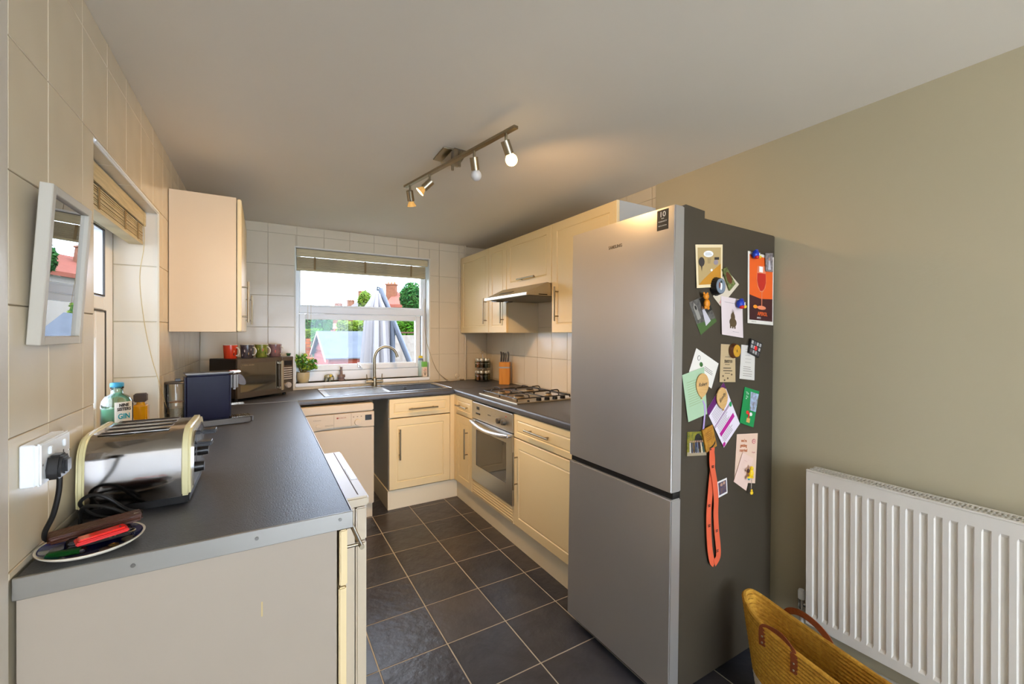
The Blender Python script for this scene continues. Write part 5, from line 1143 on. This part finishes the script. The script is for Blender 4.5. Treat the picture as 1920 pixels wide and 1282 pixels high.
# ------------------------------------------------------------------ TRACK LIGHT
BA, BB = Vector((1.085, -1.571, 2.19)), Vector((1.264, -2.474, 2.19)); bdv = (BB - BA).normalized(); bx = Vector((bdv.y, -bdv.x, 0)) * -1
tl = thing('ceiling_spotlight', 'brushed steel bar ceiling light with four adjustable lamp heads', 'light', (BA + BB) / 2)
M = basis((BA + BB) / 2, bdv, (bx.x, bx.y, 0)); L2 = (BB - BA).length / 2
mb = MB(); mb.box((-L2, -.011, -.004), (L2, .011, .008), .001, M=M); mb.build('bar', M_nickel, tl)
c_ = at(855, 291, 'z', 2.25); mb = MB(); mb.prism([at(u, v, 'z', 2.252) for u, v in ((812, 300), (832, 277), (866, 284), (857, 311))], (0, 0, .0065), bev=.001); mb.build('ceiling_plate', M_nickel, tl)
g_ = MB(); g_.prism([at(u, v, 'z', 2.235) for u, v in ((826, 306), (852, 278), (878, 285), (858, 314))], (0, 0, .003)); g_.build('glass_plate', glassmat('frosted_plate', (.86, .86, .82), .2, .2), tl)
for s_ in (-.03, .03): q = c_ + bdv * s_; cyl('standoff', (q.x, q.y, 2.185), (q.x, q.y, 2.255), .007, M_nickel, tl)
WARM = (1, .60, .26)
M_bulb = mat('lit_bulb', (255, 214, 140), .4, emit=9); M_bulboff = mat('white_bulb', (206, 202, 196), .35); M_refl = mat('lamp_reflector', (232, 178, 100), .2, .6, emit=.35)
def on_bar(u):
    lo = 0; best = None
    for k in range(401):
        q = BA + (BB - BA) * (k / 400); d = q - CAM; uu = 960 + PX + F * d.dot(RT) / d.dot(FW)
        if best is None or abs(uu - u) < best[0]: best = (abs(uu - u), q)
    return best[1]
def head(u, target, kind, power=0, pitch=None):
    q = on_bar(u); j = q + Vector((0, 0, -.045)); hd2 = MB().cyl(q, j, .0055, n=10).build('stem', M_nickel, tl, smooth=True)
    d = (Vector(target) - j).normalized(); z = d; MX = basis(j, z.orthogonal(), z.cross(z.orthogonal())); 
    b0 = j - d * .012
    can = MB().cyl(b0, j + d * .042, .0185, n=24).build('lamp_can', M_nickel, tl, smooth=True)
    e = j + d * .042
    if kind == 'gu10':
        MB().cyl(e, e + d * .028, .011, .025, 24, caps=False).build('reflector', M_refl, can, smooth=True)
        MB().cyl(e + d * .0265, e + d * .028, .0235, n=24).build('lens', M_bulb, can)
    else:
        MB().ball(e + d * .022, .0245, n=24).build('bulb', M_bulb if power else M_bulboff, can, smooth=True); MB().cyl(e, e + d * .014, .015, .020, 20).build('bulb_neck', M_bulb if power else M_bulboff, can, smooth=True)
    if power:
        p = e + d * .036
        if kind == 'gu10': light('SPOT', 'spot_glow', p, d, power, WARM, spot_size=math.radians(124), spot_blend=.9, shadow_soft_size=.022)
        else: light('SPOT', 'bulb_glow', p + d * .016, (.62, .35, -.5), power, WARM, spot_size=math.radians(155), spot_blend=.6, shadow_soft_size=.025)
    return j
j = on_bar(768.8) + Vector((0, 0, -.045)); head(768.8, j + Vector((.30, .45, -1)), 'gu10', 50)
head(806, (.0, -1.38, .95), 'gu10', 24)
j = on_bar(889) + Vector((0, 0, -.045)); head(889, j + Vector((.25, .25, -.8)), 'r50')
j = on_bar(949) + Vector((0, 0, -.045)); head(949, j + Vector((.55, .15, -1.0)), 'r50', 12)

# ------------------------------------------------------------------ RADIATOR
rd = thing('radiator', 'white double panel radiator with top grille on the right wall', 'radiator', (2.34, -3.65, .22))
RX, RY0, RY1, RZ0, RZ1 = 2.300, -4.35, -3.036, .205, .822
M_rad = mat('radiator_white', (222, 214, 200), .3)
# pressed front panel: flutes are real recesses
prof = [(RY1 - .004, 0)]; y = RY1 - .030
mb = MB(); vs = []; fs = []
cols_ = []
pit = .0357
k = 0; yy = RY1 - .024; cols_.append((RY1 - .002, 0))
while yy - .03 > RY0:
    cols_ += [(yy, 0), (yy - .004, 1), (yy - .018, 1), (yy - .022, 0)]; yy -= pit
cols_.append((RY0, 0))
zr = [(RZ0, 0), (RZ0 + .036, 0), (RZ0 + .048, 1), (RZ1 - .050, 1), (RZ1 - .040, 0), (RZ1, 0)]
for y, cy in cols_:
    for z, cz in zr: vs.append((RX + .0055 * min(cy, cz), y, z))
nz_ = len(zr)
for i in range(len(cols_) - 1):
    for j_ in range(nz_ - 1): a = i * nz_ + j_; fs.append([a, a + 1, a + nz_ + 1, a + nz_])
mb._new(vs, fs); fp = mb.build('front_panel', M_rad, rd); m_ = fp.modifiers.new('s', 'SOLIDIFY'); m_.thickness = .0015; m_.offset = -1
box('back_panel', (2.362, RY0, RZ0), (2.372, RY1 - .002, RZ1 - .01), M_rad, rd, bev=.002)
mb = MB(); mb.box((RX + .003, RY1 - .002, RZ0 + .01), (2.376, RY1, RZ1 + .003), .001).box((RX + .003, RY0, RZ0 + .01), (2.376, RY0 + .002, RZ1 + .003), .001); mb.build('side_panel', M_rad, rd)
gr_ = MB(); gr_.box((RX + .002, RY0, RZ1), (RX + .012, RY1, RZ1 + .006)).box((2.366, RY0, RZ1), (2.376, RY1, RZ1 + .006)).box((2.334, RY0, RZ1), (2.340, RY1, RZ1 + .005))
grl = gr_.build('top_grille', M_rad, rd); gb = MB(); y = RY1 - .010
while y > RY0: gb.box((RX + .012, y - .0022, RZ1 + .0005), (2.366, y + .0022, RZ1 + .005)); y -= .0115
gb.build('grille_slats', M_rad, grl, kind='stuff')
mb = MB(); y = RY1 - .02
while y > RY0: mb.box((RX + .012, y - .001, RZ0 + .05), (2.36, y + .001, RZ1 - .02)); y -= .030
mb.build('convector_fins', mat('fin_grey', (110, 106, 98), .6), rd, kind='stuff')
vp = at(1370 + 385 / 3.038, 860 + 850 / 3.038, 'x', 2.335); vy = -3.005
vl = thing('radiator_valve', 'chrome radiator valve with white cap at left radiator end', 'valve', (2.335, vy, 0))
cyl('pipe', (2.335, vy, .001), (2.335, vy, .235), .0078, M_white_gloss, vl); cyl('valve_body', (2.335, vy, .235), (2.335, vy, .275), .013, M_chrome, vl); cyl('tail', (2.335, vy, .255), (2.335, RY1, .255), .009, M_chrome, vl); lathe('cap', [(.013, 0), (.0135, .03), (.010, .038), (0, .040)], T_((2.335, vy, .275)), M_pvc, vl, n=20)

# ------------------------------------------------------------------ BASKET
bk = thing('rope_basket', 'mustard rope basket bag with brown leather handles by the radiator', 'basket', (1.958, -3.232, 0))
M_rope = mat('mustard_rope', (206, 156, 52), .85, rgb2=(176, 124, 32), vscale=60, bump=.5, bscale=140)
M_ropew = mat('white_rope', (216, 204, 184), .85, bump=.5, bscale=140)
def ring_pts(t, n=72):
    "t 0..1 base->rim: rounded oblong; rim dips in the middle of the long sides"
    z = .006 + t * .355
    hx = .068 + .014 * t ** .7; hy = .20 + .075 * t; c = Vector((1.958, -3.232, 0)); o = []
    for i in range(n):
        a = 2 * math.pi * i / n; ca, sa = math.cos(a), math.sin(a); e = .8
        x = hx * (abs(ca) ** e) * (1 if ca > 0 else -1); y = hy * (abs(sa) ** e) * (1 if sa > 0 else -1)
        x *= 1 - .10 * t * (1 - abs(sa)); dz = .035 * t ** 3 * (abs(sa) ** 3) - .02 * t ** 3
        o.append((c.x + x + .23 * y, c.y + y, max(.006, z + dz)))
    return o
NR = 25; bwht = MB(); bmus = MB()
for k in range(NR):
    t = k / (NR - 1); (bwht if t < .36 else bmus).tube(ring_pts(t), .0088, 7, True)
bwht.build('white_rope_base', M_ropew, bk, smooth=True); bmus.build('mustard_rope_wall', M_rope, bk, smooth=True)
mb = MB(); mb._new([Vector(p) for p in ring_pts(.0)], [list(range(72))]); mb.build('base', M_ropew, bk)
M_lea = mat('tan_leather', (128, 62, 30), .4, bump=.2, bscale=90)
def bhandle(side_x, y0_, y1_, lift, lean):
    P = ring_pts(.97); 
    def rim(yq): return min((Vector(p) for p in P if (p[0] - 1.958 - .23 * (p[1] + 3.232)) * side_x > 0), key=lambda p: abs(p.y - yq))
    a_, b_ = rim(y0_), rim(y1_); n_ = Vector((side_x, 0, 0)); off = n_ * .0085
    pts = spline([a_ + off + Vector((0, 0, -.055)), a_ + off + Vector((0, 0, .004)), (a_ * .8 + b_ * .2) + off + Vector((lean * .6, 0, lift * .75)), (a_ + b_) / 2 + off + Vector((lean, 0, lift)), (a_ * .2 + b_ * .8) + off + Vector((lean * .6, 0, lift * .75)), b_ + off + Vector((0, 0, .004)), b_ + off + Vector((0, 0, -.055))], 6)
    vs = []
    for i, p in enumerate(pts):
        d = (pts[min(i + 1, len(pts) - 1)] - pts[max(i - 1, 0)]).normalized(); s_ = d.cross(n_).normalized() * .011; vs += [p - s_, p + s_]
    mb = MB(); mb._new(vs, [[2 * i, 2 * i + 1, 2 * i + 3, 2 * i + 2] for i in range(len(pts) - 1)]); h = mb.build('handle', M_lea, bk); m_ = h.modifiers.new('s', 'SOLIDIFY'); m_.thickness = .003; m_.offset = 0
    for e in (a_, b_):
        for dz in (-.044, -.022): q = e + off * 1.3 + Vector((0, 0, dz)); MB().ball(q, .0038, (.7, 1, 1), 8).build('rivet', M_nickel, h, smooth=True)
bhandle(-1, -3.07, -3.19, .022, .012); bhandle(1, -3.07, -3.22, .05, -.01)

# ------------------------------------------------------------------ THE GARDEN AND WHAT LIES BEYOND
GZ = -.62; SPEC = .06      # weathered outdoor surfaces are dull
def O(u, v, D): return CAM + (FW + RT * ((u - 960 - PX) / F) - UP * ((v - 641 - PY) / F)) * D
FH = FW.copy(); FH.z = 0; FH.normalize(); RH = Vector((FH.y, -FH.x, 0))
def wood_boards(name, rgb, rgb2=None): return mat(name, rgb, .8, rgb2=rgb2, vscale=14, bump=.4, bscale=30, stretch=(1, 1, .3))
M_lawn = mat('lawn', (60, 88, 30), .95, var=.4, vscale=3, bump=.6, bscale=80)
box('ground', (-60, .35, GZ - .2), (160, 190, GZ), M_lawn, kind='structure')
box('ground_side', (-12, -8, GZ - .2), (-.32, .349, GZ), mat('patio_paving', (110, 106, 98), .9, var=.3, vscale=4), kind='structure')
RG = random.Random(11)
def foliage(mb, c, r, n, s, sc=(1, 1, 1)):
    vs = []; fs = []
    for _ in range(n):
        while 1:
            d = Vector([RG.uniform(-1, 1) for _ in range(3)])
            if .35 < d.length < 1: break
        p = Vector(c) + Vector([d[i] * r * sc[i] for i in range(3)])
        a = Vector([RG.gauss(0, 1) for _ in range(3)]).normalized(); b = a.orthogonal().normalized()
        k = len(vs); q = s * RG.uniform(.6, 1.3); vs += [p - a * q, p + b * q * .5, p + a * q, p - b * q * .5]; fs.append([k, k + 1, k + 2, k + 3])
    mb._new(vs, fs); return mb
M_fol = [mat('foliage_bright', (62, 100, 20), .7, rgb2=(36, 76, 14), vscale=3), mat('foliage_mid', (40, 80, 30), .7, rgb2=(22, 56, 28), vscale=2), mat('foliage_yellow', (92, 104, 32), .7, rgb2=(56, 84, 22), vscale=3)]
M_bark = mat('tree_bark', (104, 84, 62), .9, bump=.6, bscale=20)
def tree(label, c, r, h_trunk_base, n, s, m_, sc=(1, 1, 1)):
    c = Vector(c); t = thing('tree', label, 'tree', (c.x, c.y, h_trunk_base))
    mb = MB(); foliage(mb, c, r, n, s, sc)
    for k in range(4): foliage(mb, c + Vector((RG.uniform(-.5, .5) * r, RG.uniform(-.4, .4) * r, RG.uniform(-.3, .5) * r * sc[2])), r * .5, n // 4, s)
    mb.build('foliage', m_, t, kind='stuff'); MB().cyl((c.x, c.y, h_trunk_base), c, r * .10, r * .05, 8).build('trunk', M_bark, t, smooth=True)
# shed
so_ = Vector((0, 0, 0)); 
def G(a, b, z): q = CAM + RH * a + FH * b; return Vector((q.x, q.y, z))
c0_, g1, sdir = (-3.53, 8.0), Vector((-1.11, 1.75)).normalized(), Vector((1.75, 1.11)).normalized()
def SP(g, s, z): return G(c0_[0] + g1.x * g + sdir.x * s, c0_[1] + g1.y * g + sdir.y * s, z)
sd_ = thing('garden_shed', 'red brown timber garden shed with grey felt roof, left part of far window', 'shed', SP(1, .6, GZ))
GWd, SLn, ZE, ZR = 2.07, .95, .94, 1.40
M_shed = wood_boards('shed_timber', (112, 52, 38), (92, 40, 30)); M_felt = mat('roofing_felt', (70, 74, 80), .9, var=.2, vscale=5, bump=.3, bscale=60)
zz = GZ
k = 0
while zz < ZE - .02:   # overlapping boards on the long side and the gable
    top = min(zz + .145, ZE)
    MB().prism([SP(-.012, 0, zz), SP(-.012, SLn, zz), SP(0, SLn, top), SP(0, 0, top)], SP(.02, 0, 0) - SP(0, 0, 0)).build('board', M_shed, sd_)
    MB().prism([SP(0, -.012, zz), SP(GWd, -.012, zz), SP(GWd, 0, top), SP(0, 0, top)], SP(0, .02, 0) - SP(0, 0, 0)).build('board', M_shed, sd_)
    zz += .15
while zz < ZR - .05:
    f = (zz - ZE) / (ZR - ZE); top = min(zz + .145, ZR - .02); f = max(f, 0); f2 = (top - ZE) / (ZR - ZE); h = GWd / 2
    MB().prism([SP(h * f, -.012, zz), SP(GWd - h * f, -.012, zz), SP(GWd - h * f2, 0, top), SP(h * f2, 0, top)], SP(0, .02, 0) - SP(0, 0, 0)).build('board', M_shed, sd_)
    zz += .15
MB().prism([SP(0, .01, GZ), SP(GWd, .01, GZ), SP(GWd, .01, ZE), SP(GWd / 2, .01, ZR - .03), SP(0, .01, ZE)], SP(0, SLn - .02, 0) - SP(0, 0, 0)).build('shed_core', M_shed, sd_)
for s_, (ga, gb2) in enumerate(((-.10, GWd / 2), (GWd + .10, GWd / 2))):
    e0 = ZE - .045; MB().prism([SP(ga, -.08, e0), SP(ga, SLn + .08, e0), SP(gb2, SLn + .08, ZR + .01), SP(gb2, -.08, ZR + .01)], (0, 0, .02)).build('roof_felt', M_felt, sd_)
    MB().prism([SP(ga, -.09, e0 - .05), SP(gb2, -.09, ZR - .04), SP(gb2, -.09, ZR + .025), SP(ga, -.09, e0 + .02)], SP(0, .02, 0) - SP(0, 0, 0)).build('bargeboard', mat('bargeboard_pale', (130, 110, 106), .8), sd_)
# closed cantilever parasol
DP = 5.6
def PP(u, v): return O(u, v, DP)
ps = thing('parasol', 'closed pale grey cantilever parasol standing in the garden', 'parasol', (*PP(737, 640).xy, GZ))
M_canvas = mat('parasol_canvas', (120, 116, 118), .8, bump=.2, bscale=30)
def folded(top, prof, n=60, folds=9, name='canopy', amp=.16):
    vs = []; fs = []
    for (z, r, am) in prof:
        for i in range(n):
            a = 2 * math.pi * i / n; rr = r * (1 + am * math.sin(folds * a) + am * .4 * math.sin(folds * 2.3 * a + 1))
            vs.append((top.x + rr * math.cos(a), top.y + rr * math.sin(a), z))
    for k in range(len(prof) - 1):
        for i in range(n): j = (i + 1) % n; fs.append([k * n + i, k * n + j, k * n + n + j, k * n + n + i])
    mb = MB(); mb._new(vs, fs); return mb.build(name, M_canvas, ps, smooth=True)
tpp = PP(707.5, 548); zt_ = tpp.z; sc_ = DP / F
folded(tpp, [(zt_, .02, 0), (zt_ - .02, .055, .1), (zt_ - .1, .085, .15), (zt_ - .20, .135, .22), (zt_ - .23, .15, .3)], name='upper_flap')
zb1 = PP(707, 600).z; zb2 = PP(707, 700).z
folded(PP(707.5, 640), [(zt_ - .12, .06, .05), (zt_ - .25, .115, .1), (zb1, 20 * sc_, .16), (zb2, 27 * sc_, .2), (zb2 - .35, 31 * sc_, .24), (zb2 - .36, 2 * sc_, 0)])
M_pole = mat('parasol_metal', (78, 82, 92), .4, .5)
tube('arm', [PP(713, 541), PP(768, 678), PP(790, 733)], .038 * 5.6 / 6, M_pole, ps, n=10)
q = PP(736, 640); cyl('pole', (q.x, q.y, GZ), (q.x, q.y, PP(736, 577).z), .034, M_pole, ps)
q2 = PP(707.5, 545); tube('hanger', [PP(714, 541), q2 + Vector((0, 0, .05)), q2], .014, mat('dark_fitting', (60, 64, 72), .5), ps)
q = PP(736, 640); box('base', (q.x - .4, q.y - .4, GZ), (q.x + .4, q.y + .4, GZ + .12), mat('base_slab', (120, 120, 124), .8), ps, bev=.02)
# fence on the right
fe_ = thing('garden_fence', 'weathered panel fence with vertical posts behind the parasol', 'fence', G(-1, 8.9, GZ))
Mf = wood_boards('fence_board', (106, 96, 88), (122, 114, 106)); Mp = wood_boards('fence_post', (66, 48, 38))
F0, F1 = (-2.62, 8.95), (3.6, 10.2); fd = (Vector(F1) - Vector(F0)); FL = fd.length; fd.normalize(); TOPZ = O(760, 625, 9.1).z
def FP(s, z, d=0): return G(F0[0] + fd.x * s + fd.y * d, F0[1] + fd.y * s - fd.x * d, z)
nb = 11; s_ = 0
while s_ < FL:
    for k in range(nb):
        za = GZ + .05 + k * (TOPZ - GZ - .1) / nb; zb = za + (TOPZ - GZ - .1) / nb * 1.08
        MB().prism([FP(s_ + .05, za, -.0), FP(min(s_ + .95, FL), za, -.0), FP(min(s_ + .95, FL), zb, .02), FP(s_ + .05, zb, .02)], FP(0, 0, .015) - FP(0, 0, 0)).build('board', Mf, fe_)
    MB().prism([FP(s_ - .045, GZ, -.05), FP(s_ + .045, GZ, -.05), FP(s_ + .045, TOPZ + .03, -.05), FP(s_ - .045, TOPZ + .03, -.05)], FP(0, 0, .09) - FP(0, 0, 0)).build('post', Mp, fe_)
    s_ += .98
MB().prism([FP(0, TOPZ, -.03), FP(FL, TOPZ, -.03), FP(FL, TOPZ + .035, -.03), FP(0, TOPZ + .035, -.03)], FP(0, 0, .07) - FP(0, 0, 0)).build('capping_rail', Mp, fe_)
# brick wall on the left, bricks in a running bond (near top courses as separate bricks)
bwl = thing('garden_wall', 'orange brick garden wall at the left edge of the far window', 'wall', G(-5.2, 10.7, GZ))
Mbr = [mat('brick_' + n_, c_, .9, var=.25, vscale=20) for n_, c_ in (('orange', (136, 76, 50)), ('red', (120, 60, 44)), ('buff', (144, 96, 66)))]
B0, B1 = (-6.2, 10.6), (-4.3, 10.9); bdd = (Vector(B1) - Vector(B0)); BL = bdd.length; bdd.normalize(); BT = O(580, 634, 10.7).z
def BP(s, z, d=0): return G(B0[0] + bdd.x * s + bdd.y * d, B0[1] + bdd.y * s - bdd.x * d, z)
MB().prism([BP(0, GZ, -.008), BP(BL, GZ, -.008), BP(BL, BT - .01, -.008), BP(0, BT - .01, -.008)], BP(0, 0, -.2) - BP(0, 0, 0)).build('mortar_core', mat('mortar', (112, 104, 94), .95), bwl)
bm_ = []
for m_ in Mbr:
    b = bmesh.new(); bmesh.ops.create_cube(b, size=1); bmesh.ops.scale(b, vec=(.208, .03, .064), verts=list(b.verts)); me = bpy.data.meshes.new('brick'); b.to_mesh(me); b.free(); me.materials.append(m_); bm_.append(me)
bx_, by_ = (BP(1, 0) - BP(0, 0)).normalized(), (BP(0, 0, 1) - BP(0, 0)).normalized()
for r_ in range(12):
    z = BT - .042 - r_ * .078
    for c__ in range(8):
        s_ = .11 + c__ * .222 + (.111 if r_ % 2 else 0)
        if s_ > BL: continue
        o = bpy.data.objects.new('brick', bm_[RG.choice([0, 0, 1, 2])]); COL.objects.link(o); o.parent = bwl
        MX = Matrix((bx_, by_, Vector((0, 0, 1)))).transposed().to_4x4(); MX.translation = BP(s_, z, -.004 + RG.uniform(-.002, .002)); o.matrix_local = WM[bwl].inverted() @ MX
# hedges and climbers
def hedge(label, u0, u1, v0, v1, D, m_, n, s, depth=.6):
    a, b = O(u0, v1, D), O(u1, v0, D); t = thing('hedge', label, 'hedge', ((a.x + b.x) / 2, (a.y + b.y) / 2, GZ))
    mb = MB(); vs = []; fs = []; zt_ = O((u0 + u1) / 2, v0, D).z; zb_ = min(O((u0 + u1) / 2, v1, D).z, zt_)
    for _ in range(n):
        f = RG.random(); p = a.lerp(b, f) + FH * RG.uniform(0, depth); p.z = zb_ + (zt_ - zb_) * RG.random() * (1 + .12 * math.sin(f * 17) + .08 * math.sin(f * 41))
        q = s * RG.uniform(.6, 1.3); x = Vector([RG.gauss(0, 1) for _ in range(3)]).normalized(); y = x.orthogonal().normalized(); k = len(vs)
        vs += [p - x * q, p + y * q * .5, p + x * q, p - y * q * .5]; fs.append([k, k + 1, k + 2, k + 3])
    mb._new(vs, fs); mb.build('foliage', m_, t, kind='stuff')
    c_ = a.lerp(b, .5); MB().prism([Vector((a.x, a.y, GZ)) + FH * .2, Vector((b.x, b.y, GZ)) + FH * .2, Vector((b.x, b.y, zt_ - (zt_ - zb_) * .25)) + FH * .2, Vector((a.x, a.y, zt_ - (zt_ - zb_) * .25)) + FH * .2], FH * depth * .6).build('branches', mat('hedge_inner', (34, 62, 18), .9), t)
hedge('bright green hedge above the fence on the right of the far window', 728, 800, 598, 628, 11.5, M_fol[0], 5000, .045)
hedge('loose green and yellow shrubs above the shed ridge', 630, 700, 604, 630, 13, M_fol[2], 4200, .06)
hedge('dark leafy shrubs at the top left of the far window', 562, 600, 596, 618, 14, M_fol[1], 2600, .07, 1)
hedge('ivy tumbling over the brick wall beside the shed', 583, 599, 622, 668, 10.3, M_fol[0], 2600, .035, .25)
hedge('orange and green planting on top of the brick wall', 566, 592, 619, 634, 10.8, M_fol[2], 1500, .035, .2)
# houses
M_rt = [mat('roof_tile_red', (112, 64, 52), .9, var=.2, vscale=3, bump=.4, bscale=6), mat('roof_tile_grey', (88, 82, 82), .9, var=.2, vscale=3, bump=.4, bscale=6)]
M_rend = mat('house_render', (124, 116, 108), .9); M_hbr = mat('house_brick', (104, 66, 48), .9, var=.25, vscale=4)
def P3(u, v, D): return O(u, v, D)
def chimney(parent, u0, u1, v0, v1, D, pots):
    w = (u1 - u0) * D / F; c = O((u0 + u1) / 2, v1, D); top = O((u0 + u1) / 2, v0, D).z; X = RH * w / 2; Y = FH * w * .4
    q = [c - X - Y, c + X - Y, c + X + Y, c - X + Y]; q = [Vector((p.x, p.y, c.z - .6)) for p in q]
    st_ = MB().prism(q, (0, 0, top - c.z + .6 - w * .22)).build('chimney', M_hbr, parent)
    cc2 = sum(q, Vector()) / 4; MB().prism([cc2 + (p - cc2) * 1.16 + Vector((0, 0, top - c.z + .6 - w * .22)) for p in q], (0, 0, w * .14)).build('corbel', M_hbr, st_)
    for k in range(pots):
        f = (k + .5) / pots - .5; p = cc2 + RH * w * f; p.z = top - w * .1
        MB().cyl(p, p + Vector((0, 0, w * .28)), w * .10, w * .085, 10).build('chimney_pot', mat('terracotta_pot', (150, 92, 60), .8), st_, smooth=True)
def house(label, D, u0, u1, v_eave, v_ridge, ur0, ur1, roof, wall, hip=True, depth=8, chim=(), wins=()):
    "house facing the camera: eave from u0 to u1 at v_eave, ridge from ur0 to ur1 at v_ridge, set back by half the depth"
    a, b = O(u0, v_eave, D), O(u1, v_eave, D); zt_ = O((u0 + u1) / 2, v_eave, D).z; zr_ = O((ur0 + ur1) / 2, v_ridge, D + depth / 2).z
    a.z = b.z = zt_; t = thing('house', label, 'house', ((a.x + b.x) / 2, (a.y + b.y) / 2, GZ))
    B_ = FH * depth; g0 = [Vector((p.x, p.y, GZ)) for p in (a, b, b + B_, a + B_)]
    MB().prism(g0, (0, 0, zt_ - GZ)).build('walls', wall, t)
    r0, r1 = O(ur0, v_ridge, D + depth / 2), O(ur1, v_ridge, D + depth / 2); r0.z = r1.z = zr_
    ov = .4; A = a - RH * ov - FH * ov; Bq = b + RH * ov - FH * ov; Cq = b + RH * ov + B_ + FH * ov; Dq = a - RH * ov + B_ + FH * ov
    th = Vector((0, 0, .25))
    mb = MB(); mb._new([A, Bq, Cq, Dq, r0, r1, A - th, Bq - th, Cq - th, Dq - th], [[0, 1, 5, 4], [1, 2, 5], [2, 3, 4, 5], [3, 0, 4], [6, 9, 8, 7], [0, 6, 7, 1], [1, 7, 8, 2], [2, 8, 9, 3], [3, 9, 6, 0]]); mb.build('roof', roof, t)
    for c_ in chim: chimney(t, *c_)
    for (ua, ub, va, vb) in wins:
        Dw = D - .03; p = [O(ua, vb, Dw), O(ub, vb, Dw), O(ub, va, Dw), O(ua, va, Dw)]
        wn = MB().prism(p, FH * .15).build('window', M_pvc, t); c_ = sum(p, Vector()) / 4; MB().prism([c_ + (x - c_) * .8 - FH * .02 for x in p], FH * .03).build('pane', mat('far_window_glass', (70, 84, 110), .1), wn)
    return t
house('red tiled house with big brick chimney, right of the parasol top', 34, 733, 792, 571, 548, 741, 768, M_rt[0], M_rend, chim=[(725.5, 743, 531, 556, 37, 3)], depth=9, wins=[(752, 759, 573, 577)])
house('paler grey roofed house half hidden behind the parasol arm', 47, 722, 748, 566, 546, 734, 745, M_rt[1], M_rend, depth=8)
house('grey roofed house behind the small tree left of the parasol', 44, 664, 699, 577, 560, 676, 688, M_rt[1], M_hbr, chim=[(673, 682, 545, 566, 47, 2)], depth=9)
house('distant house with brick chimney in the middle of the far window', 52, 640, 672, 590, 577, 646, 668, M_rt[1], M_hbr, chim=[(652, 663, 562, 584, 55, 3)], depth=9)
house('farthest rooftop with a short wide brick chimney', 70, 612, 650, 592, 580, 618, 646, M_rt[0], M_hbr, chim=[(629, 640.5, 567.5, 590, 73, 3)], depth=9)
house('low peach coloured gable house beyond the shed', 26, 592, 640, 616, 606, 612, 634, M_rt[0], mat('peach_render', (146, 122, 102), .9), depth=5)
tree('young bushy green tree at the right edge of the far window', O(773, 558, 24), .72, GZ, 2600, .10, M_fol[1], (.95, .9, 1.25))
tree('light green tree in front of the grey roof, left of the parasol', O(685, 566, 34), .70, GZ, 1600, .12, M_fol[2], (.8, .8, 1.3))
# neighbour's fence and gable seen from the side window
fn = thing('side_fence', 'timber side fence outside the left window', 'fence', (-2.6, -2, GZ))
for k in range(26): box('board', (-2.62, -4.4 + k * .2, GZ), (-2.60, -4.4 + k * .2 + .19, 1.15), Mf, fn)
